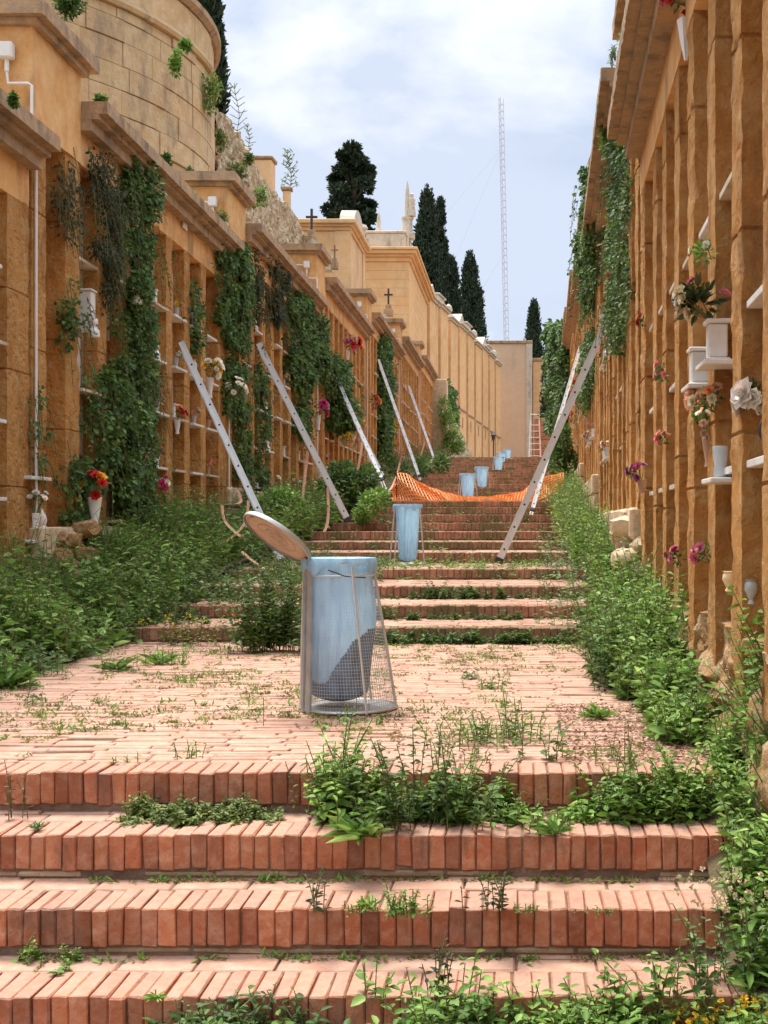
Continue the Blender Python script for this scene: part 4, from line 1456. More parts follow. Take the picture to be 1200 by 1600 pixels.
def ivy(side, ua, ub, va, vb, label, bulge=.22, kind='ivy', dens=1.0, YY=None, lf=1.0, name='ivy', cat='creeper', stem=True):
    """climbing or hanging foliage on a wall between photo columns ua..ub and rows va..vb"""
    a = 4.15 if side == 'L' else .76
    uu = 810 if side == 'L' else 855
    Ya, Yb = sorted((a * F / abs(ua - uu), a * F / abs(ub - uu)))
    if YY: Ya, Yb = YY
    Yc = (Ya + Yb) / 2
    za, zb_ = (V0 - va) / F * Yc, (V0 - vb) / F * Yc
    wx = LX if side == 'L' else wallR(Yc)
    sg = 1 if side == 'L' else -1
    H = za - zb_; W = Yb - Ya
    o = thing(name, label, cat, (wx, Yc, zb_), group='climbing plants on the niche walls')
    size = IV[kind][1][0] * lf * max(1, Yc / 15)
    area = H * W
    nc = max(6, int(area * 16 * dens / max(1, (Yc / 15) ** 1.0)))
    Lv = Leaves()
    g_ = np.random.default_rng(int(ua * 7 + va))
    sA, sB = [], []
    for i in range(nc):
        t = g_.random(); s = g_.uniform(-1, 1)
        wprof = .62 + .38 * noise.noise(Vector((t * H * 1.6, ua, 0)))
        tip = min(1, (1 - abs(2 * t - 1)) * 3 + .35)
        y = Yc + s * W / 2 * min(1, wprof * 1.25) * tip
        depth = bulge * (1 - .65 * s * s) * (.6 + .6 * g_.random()) * (.75 + .5 * noise.noise(Vector((t * H * 2, s, va))))
        rr = g_.uniform(.07, .14) * max(1, Yc / 18)
        nl = int(52 * dens)
        v = norm(g_.normal(size=(nl, 3)))
        p = np.array([wx + sg * max(.02, depth - rr * .4), y, zb_ + t * H]) + v * (rr * g_.uniform(.4, 1.1, (nl, 1)) * np.array([.9, 1.0, 1.3]))
        if kind == 'dry':
            D = norm(v * .5 + np.array([sg * .3, 0, -.9]) + g_.normal(size=(nl, 3)) * .4)
        else:
            D = norm(v * .6 + np.array([sg * .45, -.1, -.45]) + g_.normal(size=(nl, 3)) * .35)
        Nn = norm(np.array([sg * .8, -.5, .6]) + g_.normal(size=(nl, 3)) * .45)
        Ls = size * g_.uniform(.5, 1.15, nl)
        Lv.add(p - o.location, D, Nn, Ls, Ls * (IV[kind][1][1] / IV[kind][1][0]), .12, .2)
        if i % 3 == 0:
            q = np.array([wx + sg * depth, y, zb_ + t * H]) - o.location
            sA.append(q + np.array([-sg * depth * .5, g_.uniform(-.05, .05), .35])); sB.append(q + np.array([sg * .1, g_.uniform(-.1, .1), -.25 - .2 * g_.random()]))
    for q in range(int(10 * (H + W) * min(1, 15 / Yc))):
        y = Yc + g_.uniform(-.62, .62) * W; z = zb_ + g_.uniform(.05, 1.0) * H; l_ = g_.uniform(.18, .5) * max(1, Yc / 20)
        m_ = 9
        tt = np.linspace(0, 1, m_)
        xo = wx + sg * g_.uniform(.03, bulge + .05)
        dy_ = g_.uniform(-.35, .35)
        p = np.stack([xo + sg * .06 * tt, y + dy_ * l_ * tt, z - l_ * tt + .1 * l_ * np.sin(tt * 5)], 1)
        D = norm(g_.normal(size=(m_, 3)) + np.array([sg * .4, 0, -.5]))
        Ls = size * .8 * g_.uniform(.5, 1.0, m_)
        Lv.add(p - o.location, D, norm(np.array([sg * .8, -.5, .6]) + g_.normal(size=(m_, 3)) * .5), Ls, Ls * .7, .12, .2)
        for e in range(m_ - 1):
            sA.append(p[e] - np.array(o.location)); sB.append(p[e + 1] - np.array(o.location))
    Lv.build('foliage', M[IV[kind][0]], o)
    St = Leaves(); St.prism(np.array(sA), np.array(sB), .004, .002); St.build('stems', M['stem'], o)
    return o


ivy('L', 85, 122, 270, 376, 'bushy dark creeper high in the first recess of the left wall, above the pipe', .10, lf=.8, kind='dry', dens=1.4)
ivy('L', 85, 118, 455, 555, 'small round ivy patch halfway up the first recess, beside the white pipe', .10, lf=.8, dens=1.3)
ivy('L', 120, 182, 250, 466, 'wiry brownish creeper hanging under the start of the second left cornice', .26, kind='dry', dens=1.5, lf=.8)
ivy('L', 165, 233, 262, 478, 'bright leafy ivy curtain hanging right of the wiry brownish creeper', .28, dens=1.35)
ivy('L', 170, 236, 470, 812, 'dense full-height ivy column in the second left wall section', .20, dens=1.7, lf=.85)
ivy('L', 128, 205, 590, 765, 'rounded ivy bulge left of the dense ivy column', .32, dens=1.3)
ivy('L', 86, 130, 735, 850, 'low ivy mound at the foot of the white pipe', .18, dens=1.4)
ivy('L', 40, 66, 620, 735, 'thin creeper with dry stems in the first visible niche on the left edge', .02, dens=.8, lf=.7)
ivy('L', 290, 308, 455, 540, 'thin strip of ivy in a niche above the nearest left ladder', .06, dens=1.2)
ivy('L', 326, 384, 388, 542, 'bright ivy hanging under the second raised block of the left wall', .26, dens=1.7)
ivy('L', 338, 378, 566, 650, 'ivy with white blossoms right of the nearest left ladder', .22, dens=1.3)
ivy('L', 355, 385, 640, 780, 'trailing ivy low behind the nearest left ladder', .2, dens=1.0)
ivy('L', 386, 404, 392, 500, 'narrow dark creeper left of the second ladder top', .15, kind='dry', dens=1.2)
ivy('L', 413, 440, 396, 500, 'dark creeper under the start of the third left cornice', .2, kind='dry', dens=1.4)
ivy('L', 392, 414, 560, 760, 'straggling ivy behind the second left ladder', .12, dens=.8)
ivy('L', 440, 482, 470, 600, 'broad ivy patch right of the second ladder top', .26, dens=1.4)
ivy('L', 478, 502, 490, 580, 'ivy patch between the broad one and the round bush', .25, dens=1.3)
ivy('L', 498, 532, 570, 664, 'dark round ivy bulge beside the third left ladder', .55, dens=1.5)
ivy('L', 452, 482, 600, 680, 'loose ivy with pink blossoms below the broad ivy patch', .2, dens=.9)
ivy('L', 588, 605, 530, 720, 'tall thin ivy strip behind the fourth left ladder', .25, dens=1.3)
ivy('L', 684, 700, 614, 700, 'climber at the far end of the left wall', .5, dens=1.6)
ivy('R', 962, 994, 190, 420, 'long ivy trail hanging below the second right cornice', .12, dens=1.2, lf=.85)
ivy('R', 966, 992, 400, 530, 'ivy at the top of the longest right ladder', .14, dens=1.2, lf=.85)
ivy('R', 908, 944, 270, 395, 'thick ivy spilling over the far end of the second right cornice', .34, dens=1.6, YY=(15.6, 17.6))
ivy('R', 900, 920, 360, 470, 'ivy hanging at the start of the third right cornice', .3, dens=1.5, YY=(18.3, 20.3))
ivy('R', 925, 945, 420, 450, 'small ivy tuft on the posts under the thick ivy', .08, dens=1.2)
ivy('R', 915, 935, 540, 620, 'ivy on the posts behind the right ladders', .12, dens=1.0)
ivy('R', 866, 890, 525, 665, 'large green climber covering the far end of the right wall', .7, dens=2.6, YY=(40, 50))

# bank of climbers hanging on the far terrace wall (right of the left wall's end)
def blob_plant(name, label, cat, blobs, mat='weed', leaf=.07, n=60, up=.3, group=None, aspect=.55):
    c0 = Vector(blobs[0][0])
    o = thing(name, label, cat, c0, group=group)
    Lv = Leaves()
    for (c, r, dn) in blobs:
        nl = int(n * dn)
        v = norm(rng.normal(size=(nl, 3)))
        p = np.array(c) - np.array(c0) + v * rng.uniform(.45, 1.08, (nl, 1)) * np.array(r)
        D = norm(v * .7 + np.array([0, -.1, up]) + rng.normal(size=(nl, 3)) * .4)
        Nn = norm(np.array([0, -.3, 1.0]) + v * .5 + rng.normal(size=(nl, 3)) * .35)
        Ls = leaf * rng.uniform(.5, 1.2, nl)
        Lv.add(p, D, Nn, Ls, Ls * aspect, .12, .2)
    Lv.build('foliage', M[mat], o)
    A_, B_ = [], []
    for (c, r, dn) in blobs:
        for q in range(4):
            A_.append(np.array(c) - np.array(c0) + np.array([rng.normal() * r[0] * .2, rng.normal() * r[1] * .2, -r[2] * 1.1])); B_.append(np.array(c) - np.array(c0) + rng.normal(size=3) * np.array(r) * .5 + np.array([0, 0, r[2] * .3]))
    S = Leaves(); S.prism(np.array(A_), np.array(B_), .006, .002); S.build('stems', M['stem'], o)
    return o


def pblobs(lst, Y, ry=.5):
    out = []
    for (u, v, ru, rv, dn) in lst:
        c = P(u, v, Y); out.append((tuple(c), (ru / F * Y, ry, rv / F * Y), dn))
    return out


blob_plant('climber', 'tall green climber on the terrace wall right of the pale end pier', 'creeper', pblobs([(695, 640, 9, 22, 6), (702, 665, 12, 22, 8), (709, 690, 14, 18, 8), (700, 700, 12, 12, 5), (716, 700, 9, 10, 4)], 59, .7), 'weed', .16, 60)
# plants on the bastion and rubble wall
def tuft(u, v, Y, ru, rv, label, mat='weed', leaf=.07, k=5, n=50):
    bl = []
    for i in range(k):
        bl.append((u + rnd.uniform(-.6, .6) * ru, v + rnd.uniform(-.7, .6) * rv, ru * .5, rv * .4, 1))
    return blob_plant('wall_plant', label, 'plant', pblobs(bl, Y, ru / F * Y * .7), mat, leaf, n, group='plants rooted in the upper walls')


tuft(272, 100, 18.6, 11, 22, 'long tuft rooted halfway up the bastion', k=7)
tuft(289, 70, 19.0, 8, 15, 'small tuft rooted just under the bastion string course')
tuft(329, 150, 21.8, 18, 32, 'biggest bright plant hanging on the right edge of the bastion', k=10, mat='weed')
tuft(345, 215, 23.5, 9, 22, 'olive plant at the joint of bastion and rubble wall', mat='weed2')
tuft(261, 252, 18.2, 8, 11, 'small tuft low on the bastion face, left of its neighbour', mat='ivy')
tuft(299, 273, 19.2, 7, 10, 'small tuft low on the bastion face, near its right edge', mat='ivy')
tuft(244, 255, 17.9, 4, 7, 'tiny tuft low on the bastion face, leftmost of three', mat='ivy')
tuft(108, 12, 17.5, 22, 26, 'dark bush overhanging the top left corner of the bastion', mat='ivy', k=9, n=90)
tuft(158, 158, 13.5, 6, 8, 'little plant on the cornice next to the first raised block', mat='ivy')
tuft(22, 158, 9.0, 6, 10, 'little plant on the first left cornice near the edge of view', mat='ivy', leaf=.04)
tuft(372, 275, 24.5, 16, 18, 'olive shrub on the rubble wall above the second block', mat='weed2', k=7)
tuft(405, 310, 25.5, 16, 18, 'bright shrub on the rubble wall beside the second block', k=7)
tuft(388, 250, 25, 9, 9, 'small shrub near the top of the rubble wall', mat='weed2')
tuft(300, 300, 16.5, 14, 5, 'dry trailing weed along the second left cornice', mat='weed2', k=5, leaf=.04)
tuft(345, 335, 17.0, 14, 12, 'trailing weed at the end of the second left cornice', mat='weed2', k=5, leaf=.04)
tuft(975, 60, 8.2, 10, 24, 'pale sprig hanging from the underside of the nearest right cornice', mat='weed3', leaf=.035, k=6, n=16)
tuft(957, 90, 11.5, 9, 20, 'wispy sprig between the first and second right cornices', mat='weed3', leaf=.04, k=5, n=12)
tuft(950, 215, 12.2, 13, 26, 'bushy sprig on the edge of the second right cornice', mat='weed', leaf=.05, k=8, n=40)


def sprig(u, v, Y, Hm, label, mat='weed3', nb=7, leaf=.05):
    """a bare branching stem with few leaves"""
    c = P(u, v, Y)
    o = thing('wall_plant', label, 'plant', c, group='plants rooted in the upper walls')
    A_, B_, p = [], [], []
    for i in range(nb):
        t = i / nb
        q0 = np.array([.05 * Hm * math.sin(t * 5), 0, t * Hm]); q1 = np.array([.05 * Hm * math.sin((t + 1 / nb) * 5), 0, (t + 1 / nb) * Hm])
        A_.append(q0); B_.append(q1)
        for s in (-1, 1):
            e = q0 + np.array([s * Hm * .22 * (1 - .6 * t) * rnd.uniform(.6, 1.2), rnd.uniform(-.1, .1) * Hm, Hm * .13 * rnd.uniform(.5, 1.4)])
            A_.append(q0); B_.append(e)
            for j in range(5): p.append(q0 + (e - q0) * rnd.uniform(.3, 1.05))
    p = np.array(p)
    S = Leaves(); S.prism(np.array(A_), np.array(B_), .012 * Y / 30, .006 * Y / 30); S.build('stems', M['stem'], o)
    Lv = Leaves(); Lv.add(p, rng.normal(size=p.shape), rng.normal(size=p.shape), leaf * Y / 30, leaf * .4 * Y / 30); Lv.build('foliage', M[mat], o)


sprig(452, 296, 32, 1.05, 'tall feathery weed standing on the far end of the rubble wall', nb=10, leaf=.09)
sprig(370, 205, 25, 1.0, 'bare wispy shrub on the rubble wall right of the bastion', nb=8, leaf=.04)
sprig(388, 230, 25.5, .5, 'short wispy twig right of the bare shrub on the rubble wall', nb=6, leaf=.04)


# ------------------------------------------------------------------ weeds on the ground
def stems_into(Lv, St, base, h, lean, nl, ls, rat=.5, az0=0., g_=rng, up=.25):
    """one upright leafy stem"""
    t = np.linspace(.12, 1, nl)
    bx = np.array(base)
    lean = np.array([lean[0], lean[1], 0])
    p = bx + np.array([0, 0, 1]) * (t * h)[:, None] + lean * ((t ** 2) * h)[:, None]
    az = az0 + np.arange(nl) * 2.4 + g_.uniform(-.5, .5, nl)
    el = g_.uniform(up - .4, up + .45, nl)
    D = np.stack([np.cos(az) * np.cos(el), np.sin(az) * np.cos(el), np.sin(el)], 1)
    Nn = np.array([0, 0, 1.]) + g_.normal(size=(nl, 3)) * .3
    Ls = ls * (1.1 - .55 * t) * g_.uniform(.7, 1.25, nl)
    Lv.add(p, D, Nn, Ls, Ls * rat, .14, .25)
    k = np.array([0, .35, .7, 1.])
    q = bx + np.array([0, 0, 1]) * (k * h)[:, None] + lean * ((k ** 2) * h)[:, None]
    St.prism(q[:-1], q[1:], .0022 + .0012 * (h > .3), .0016)


def bank(name, label, region, n, hf, ls, mat='weed', rat=.5, kind='stuff', cat='weeds', zf=None, seed=1, spread=.35, dn=26, dense=1.0):
    """region(g) -> (x, y); hf(x,y,g) -> stem height"""
    g_ = np.random.default_rng(seed)
    Lv, St = Leaves(), Leaves()
    for i in range(n):
        x, y = region(g_)
        h = hf(x, y, g_)
        if h < .03: continue
        z = (zf or slope_z)(x, y) if zf else slope_z(y)
        nl = max(4, int(dn * h * dense / max(.5, ls / .05)))
        stems_into(Lv, St, (x, y, z - .02), h * g_.choice([.7, 1, 1, 1.25]), g_.normal(size=2) * spread, nl, ls * g_.choice([.5, .75, 1, 1.2, 1.5]), rat * g_.uniform(.6, 1.15), g_.uniform(0, 6), g_)
    o = Lv.build(name, M[mat])
    tag(o, label, cat, kind=kind)
    s = St.build('stems', M['stem'], o)
    return o


def nz(x, y, f=1.3, s=0): return noise.noise(Vector((x * f + s, y * f, s)))


# left bank
bank('weeds', 'dense leafy green weeds filling the bed at the foot of the left wall, nearest part', lambda g: (-4.1 + 1.15 * g.random() ** .9, 5.6 + 5.6 * g.random()), 1500,
     lambda x, y, g: (.56 + .45 * nz(x, y, 1.7)) * (1 - .55 * max(0, (x + 3.6) / .65)) * g.uniform(.75, 1.1) * (1 if y > 6.6 else .75), .088, 'weed', .58, seed=2, dn=44, spread=.2)
bank('weeds', 'lush weeds and climbers below the dense ivy column by the left wall', lambda g: (-4.15 + 1.0 * g.random() ** 1.2, 11 + 4.0 * g.random()), 1200,
     lambda x, y, g: (.62 + .3 * nz(x, y, 1.1, 3)) * g.uniform(.7, 1.1) * (1 - .5 * max(0, (x + 3.5) / .5)), .085, 'weed', .58, seed=3, dn=40, spread=.2)
bank('weeds', 'weeds spilling from the left bed around the feet of the ladders', lambda g: (-4.2 + 1.2 * g.random(), 15 + 8.0 * g.random()), 1300,
     lambda x, y, g: (.6 + .3 * nz(x, y, .9, 7)) * g.uniform(.6, 1.1), .095, 'weed', .58, seed=4, dn=28, spread=.2)
bank('weeds', 'low scrub along the far left bed beyond the netting', lambda g: (-4.2 + 1.2 * g.random(), 23 + 36 * g.random() ** 1.2), 1300,
     lambda x, y, g: (.55 + .35 * nz(x, y, .6, 9)) * g.uniform(.5, 1.1), .11, 'weed2', .5, seed=5, dn=18)
# right bank
bank('weeds', 'tall bright green weeds growing along the rock footing of the right wall', lambda g: ((lambda y: ((min(right_edge(y) - .28 + .40 * g.random(), .96) if y > 6.3 else right_edge(y) - .16 + .19 * g.random()), y))(5.0 + 4.6 * g.random())), 1000,
     lambda x, y, g: (.40 + .22 * nz(x, y, 1.9, 4)) * (.35 + .65 * min(1, max(0, (y - 4.8) / 1.6))) * (1 + (.35 * max(0, (x - .62) / .25) if y > 6.5 else -.1)) * g.uniform(.7, 1.1), .068, 'weed', .62, seed=6, dn=58, spread=.2)
bank('weeds', 'broad mass of weeds between the right ladder and the right wall', lambda g: (lambda y: (wallR(y) - .04 - (.25 if y < 13 else .4) * g.random() ** 1.3, y))(9.5 + 6.5 * g.random()), 1200,
     lambda x, y, g: (.50 + .35 * nz(x, y, 1.5, 5)) * g.uniform(.6, 1.1), .075, 'weed', .58, seed=7, dn=42, spread=.2)
bank('weeds', 'grey-green weeds on the edge of the steps below the right ladder', lambda g: (lambda y: (wallR(y) - .28 - .55 * g.random() ** 1.8, y))(9.4 + 7 * g.random()), 210,
     lambda x, y, g: (.24 + .15 * nz(x, y, 2, 5)) * g.uniform(.5, 1.1), .055, 'weed3', .5, zf=lambda x, y: stair_z(y), seed=8, dn=50)
bank('weeds', 'weeds along the right bed behind the right ladders', lambda g: (lambda y: (wallR(y) - .05 - .55 * g.random() ** 1.4, y))(16 + 12 * g.random()), 1100,
     lambda x, y, g: (.55 + .3 * nz(x, y, .8, 2)) * g.uniform(.5, 1.1), .08, 'weed', .5, seed=9, dn=26)
bank('weeds', 'dry scrub along the farthest right bed', lambda g: (lambda y: (wallR(y) - .05 - .6 * g.random(), y))(28 + 26 * g.random()), 800,
     lambda x, y, g: (.5 + .3 * nz(x, y, .5, 2)) * g.uniform(.4, 1.1), .11, 'weed2', .5, seed=10, dn=16)
bank('weeds', 'paler broad leaves at the outer edge of the nearest left weeds', lambda g: (-3.55 + .6 * g.random(), 6.0 + 3.3 * g.random()), 240,
     lambda x, y, g: max(0, (.16 + .5 * nz(x, y, 1.5, 21))) * g.uniform(.6, 1.2), .115, 'weed3', .6, seed=61, dn=40, spread=.25)
bank('weeds', 'thin stalks and seed heads standing above the left weeds', lambda g: (-4.0 + 1.0 * g.random(), 6.5 + 14 * g.random()), 260,
     lambda x, y, g: (.55 + .3 * nz(x, y, 1, 22)) * g.uniform(.8, 1.35), .04, 'weed2', .3, seed=62, dn=26, spread=.3)
bank('weeds', 'olive small-leaved plants mixed into the left weeds', lambda g: (-4.1 + 1.1 * g.random(), 7 + 13 * g.random()), 420,
     lambda x, y, g: max(0, .15 + 1.1 * nz(x, y, 1.2, 23)) * g.uniform(.6, 1.2), .055, 'weed2', .45, seed=63, dn=50, spread=.3)
bank('weeds', 'darker small-leaved plants mixed into the right weeds', lambda g: (lambda y: (wallR(y) - .05 - (.45 if y < 9 else .28) * g.random(), y))(6 + 11 * g.random()), 420,
     lambda x, y, g: max(0, .10 + 1.0 * nz(x, y, 1.4, 24)) * g.uniform(.6, 1.2), .05, 'ivy', .6, seed=64, dn=60, spread=.3)
bank('weeds', 'thin pale stalks standing above the right weeds', lambda g: (lambda y: (wallR(y) - .05 - .35 * g.random(), y))(6.5 + 14 * g.random()), 200,
     lambda x, y, g: (.5 + .25 * nz(x, y, 1, 25)) * g.uniform(.6, 1.3), .035, 'weed3', .3, seed=65, dn=26, spread=.3)
# flights overgrown on the left
bank('weeds', 'small-leaved growth smothering the left half of the second flight of steps', lambda g: (-3.1 + 1.7 * g.random() ** 1.5, 9.2 + 5.2 * g.random()), 760,
     lambda x, y, g: max(0, (.15 + .30 * nz(x, y, 1.9, 6)) * g.uniform(.5, 1.2)), .05, 'ivy', .62, zf=lambda x, y: stair_z(y), seed=11, dn=80)
bank('weeds', 'low creeping plants along the risers of the second flight', lambda g: (lambda k: (-1.3 + 1.9 * g.random(), (9.37, 10.33, 9.37, 11.38)[k] - .1 * g.random()))(int(g.random() * 4)), 420,
     lambda x, y, g: max(0, (.10 + .10 * nz(x, y, 2.2, 8))) * g.uniform(.6, 1.2) * (1.1 if x < .1 else .6), .038, 'ivy', .7, zf=lambda x, y: stair_z(y), seed=12, dn=130)
bank('weeds', 'scattered weeds on the upper flights of steps', lambda g: (lambda y: (-2.9 + 3.7 * g.random(), y))(float(np.array([s[0] for s in STEPS if s[0] > 12])[int(g.random() * len([s for s in STEPS if s[0] > 12]))]) - .12 * g.random() + (.0 if g.random() < .6 else .5)), 1700,
     lambda x, y, g: max(0, .08 + .26 * nz(x, y, .9, 12)) * g.uniform(.5, 1.2), .055, 'weed2', .5, zf=lambda x, y: stair_z(y), seed=13, dn=30)
bank('weeds', 'thin carpet of clover-like leaves on the small landing by the second bin', lambda g: (-2.6 + 2.9 * g.random(), 12.95 + 2.0 * g.random()), 700,
     lambda x, y, g: max(0, .05 + .08 * nz(x, y, 1.6, 15)) * g.uniform(.6, 1.2), .04, 'weed', .6, zf=lambda x, y: stair_z(y), seed=14, dn=90)
# bottom right corner and bottom edge
bank('weeds', 'large leafy weeds crowding the bottom right corner beside the lowest steps', lambda g: (lambda y: (.66 + .34 * g.random() ** .8 + (.04 if y > 3.9 else 0), y))(2.9 + 1.8 * g.random()), 900,
     lambda x, y, g: (1 + 1.1 * max(0, (x - .8) / .2)) * (.24 + .12 * nz(x, y, 3, 4)) * g.uniform(.6, 1.15), .055, 'weed', .56, zf=lambda x, y: stair_z(y) - .02, seed=15, dn=70, spread=.2)

# growth out of the riser gaps on the nearest flight: one strip each, creeping
def strip(label, xa, xb, y, n, h, ls, mat, seed, dn=90, rat=.62, spread=.28, kind='stuff'):
    return bank('weeds', label, lambda g: (xa + (xb - xa) * g.random(), y - .16 * g.random() ** 1.5), n, lambda x, yy, g: max(0.02, h * (.7 + .9 * nz(x, yy, 4, seed))) * g.uniform(.5, 1.2), ls, mat, rat, zf=lambda x, yy: stair_z(yy), seed=seed, dn=dn, spread=spread, kind=kind)


strip('thick bushy weeds in the riser below the landing edge, middle of the picture', -.72, -.16, 4.44, 130, .24, .045, 'weed', 31, 95)
strip('straggling weeds in the riser below the landing edge, right part', -.16, .92, 4.44, 300, .20, .040, 'weed', 32, 95)
strip('low grassy growth in the riser below the landing edge, left of centre', -1.42, -.85, 4.42, 240, .075, .026, 'weed2', 33, 200)
strip('leafy sprouts along the bottom edge of the picture, left half', -1.15, -.3, 3.44, 330, .175, .040, 'ivy', 34, 90)
strip('broad-leaved sprouts along the bottom edge of the picture, right half', -.3, .70, 3.44, 420, .18, .045, 'weed', 35, 80)
strip('small plants beside the third step, far left corner', -1.55, -1.35, 3.78, 22, .09, .026, 'weed', 36, 150)

# moss and tiny plants in the paving joints
def specks(name, label, region, n, ls, mat, zf, seed, up=.6, per=7, rat=.4, cat='moss'):
    g_ = np.random.default_rng(seed); Lv = Leaves(); pts = []
    for i in range(n):
        x, y = region(g_)
        k = max(2, int(per * g_.uniform(.5, 1.6)))
        q = np.array([x, y, zf(x, y) - .003]) + np.stack([g_.normal(size=k) * .022, g_.normal(size=k) * .008, g_.uniform(0, .004, k)], 1)
        pts.append(q)
    p = np.concatenate(pts); m = len(p)
    az = g_.uniform(0, 6.28, m); el = g_.uniform(.15, up + .4, m)
    D = np.stack([np.cos(az) * np.cos(el), np.sin(az) * np.cos(el), np.sin(el)], 1)
    L_ = ls * g_.uniform(.5, 1.3, m)
    Lv.add(p, D, np.array([0, 0, 1.]) + g_.normal(size=(m, 3)) * .3, L_, L_ * rat, .1, .2)
    o = Lv.build(name, M[mat]); tag(o, label, cat, kind='stuff'); return o


def land(g):
    while True:
        x, y = -3.0 + 3.7 * g.random(), 4.75 + 4.6 * g.random()
        yy = 4.675 + round((y - 4.675) / .0585) * .0585 - .003
        if noise.noise(Vector((x * 1.3, y * 1.1, 4))) + g.uniform(-.45, .3) > 0: return x, yy


specks('moss', 'yellowish moss tufts in the joints of the landing paving', land, 900, .018, 'moss', lambda x, y: -.91, 41, per=12)
specks('grass', 'fine green sprouts in the joints of the landing paving', land, 480, .028, 'weed', lambda x, y: -.91, 42, per=7, up=.9, rat=.3, cat='grass')
specks('moss', 'dry moss along the back of the lower treads', lambda g: ((-1.5 + 2.4 * g.random()), (4.10, 3.77, 3.44, 4.10)[int(g.random() * 4)] + .018 - .03 * g.random()), 150, .014, 'moss', lambda x, y: stair_z(y), 43, per=14)
specks('grass', 'tiny sprouts along the back of the lower treads', lambda g: ((-1.5 + 2.4 * g.random()), (4.10, 3.77, 3.44)[int(g.random() * 3)] + .015 - .03 * g.random()), 60, .026, 'weed', lambda x, y: stair_z(y), 44, per=9, up=.9, cat='grass')
# dry leaf litter on the right of the landing
g_ = np.random.default_rng(51); m = 3200
xx = .80 - .62 * g_.random(m) ** 1.5; yy = 4.62 + 1.5 * g_.random(m)
p = np.stack([xx, yy, np.full(m, -.906) + g_.uniform(0, .01, m)], 1)
Lv = Leaves(); Lv.add(p, np.stack([g_.normal(size=m), g_.normal(size=m), g_.uniform(-.1, .3, m)], 1), np.array([0, 0, 1.]) + g_.normal(size=(m, 3)) * .3, .016 * g_.uniform(.5, 1.5, m), .010 * g_.uniform(.5, 1.3, m))
tag(Lv.build('leaf_litter', M['litter']), 'brown leaf litter scattered on the right side of the landing', 'litter', kind='stuff')


# individually recognisable plants
def plant(u, v, Y, z, h, ns, ls, label, mat='weed', rat=.45, spread=.5, rad=.08, dn=70, name='weed_plant', flowers=None, rosette=0):
    c = P(u, v, Y)
    o = thing(name, label, 'plant', (c.x, Y, z), group='weeds rooted in the paving')
    Lv, St = Leaves(), Leaves()
    ls *= 1.3; dn *= .85; spread *= .6; rat = min(.75, rat * 1.15)
    g_ = np.random.default_rng(int(u * 3 + v))
    for i in range(ns):
        b = (g_.normal() * rad, g_.normal() * rad * .6, 0)
        hh = h * g_.uniform(.5, 1.0)
        stems_into(Lv, St, b, hh, g_.normal(size=2) * spread * .5 + np.array([b[0], b[1]]) * 1.5, max(4, int(dn * hh)), ls, rat, g_.uniform(0, 6), g_)
    if rosette:
        az = g_.uniform(0, 6.28, rosette); el = g_.uniform(.2, 1.1, rosette)
        D = np.stack([np.cos(az) * np.cos(el), np.sin(az) * np.cos(el), np.sin(el)], 1)
        p = np.stack([g_.normal(size=rosette) * rad * .3, g_.normal(size=rosette) * rad * .3, np.full(rosette, .005)], 1)
        L_ = h * g_.uniform(.6, 1.2, rosette)
        Lv.add(p, D, np.array([0, 0, 1.]) + g_.normal(size=(rosette, 3)) * .2, L_, L_ * .22, .2, .25)
    Lv.build('leaves', M[mat], o)
    if ns: St.build('stems', M['stem'], o)
    if flowers:
        fm, nf = flowers
        Fl = Leaves()
        for i in range(nf):
            q = np.array([g_.normal() * rad * 1.2, g_.normal() * rad * .8, h * g_.uniform(.7, 1.05)])
            k = 7
            D = norm(g_.normal(size=(k, 3)) + np.array([0, -.4, .6]))
            Fl.add(np.tile(q, (k, 1)), D, g_.normal(size=(k, 3)), .011, .009)
        Fl.build('flowers', M[fm], o)
    return o


LZ = -.91
plant(425, 1020, 8.75, LZ, .62, 70, .05, 'large dark bushy weed at the foot of the second flight, left of the near bin', 'ivy', .5, rad=.14, dn=60)
plant(300, 985, 9.2, LZ, .22, 18, .035, 'yellow-flowered weed at the foot of the second flight', 'moss', .5, rad=.13, flowers=('yellow', 30))
plant(182, 1058, 7.6, LZ, .13, 8, .05, 'spreading leafy rosette on the left of the landing', 'weed', .3, rad=.10, rosette=26)
plant(245, 1045, 7.9, LZ, .14, 10, .04, 'upright leafy clump right of the spreading rosette', 'weed', .3, rad=.08, rosette=16)
plant(285, 1048, 7.9, LZ, .07, 6, .03, 'low sprig right of the upright clump', 'weed', .4, rad=.05)
plant(15, 1075, 6.8, LZ, .17, 12, .06, 'bright toothed-leaf plant at the left edge of the landing', 'weed', .3, rad=.08, rosette=26)
plant(75, 1050, 7.4, LZ, .2, 14, .04, 'grey-green plant at the front corner of the left weeds', 'weed3', .4, rad=.07)
plant(52, 1098, 6.3, LZ, .05, 3, .03, 'small sprig near the left edge of the landing', 'weed3', rosette=10)
plant(290, 1190, 4.75, LZ, .07, 8, .022, 'low sprig on the landing edge, left of centre', 'weed', rad=.035)
plant(200, 1195, 4.65, LZ, .04, 5, .018, 'tiny sprig on the landing edge, far left', 'weed', rad=.03)
plant(412, 1135, 5.5, LZ, .22, 1, .014, 'single thin bare stalk on the landing, left of the near bin', 'weed2', rad=.002, spread=.1, dn=50)
plant(545, 1130, 5.55, LZ, .16, 5, .020, 'small flowering sprig in front of the near bin', 'weed3', rad=.03, dn=60)
plant(590, 1131, 5.55, LZ, .05, 6, .02, 'low green sprig at the right foot of the near bin', 'weed', rad=.03)
plant(775, 1165, 5.05, LZ, .13, 34, .024, 'wide low clump of bright weeds on the landing, right of the near bin', 'weed', rad=.12, dn=110)
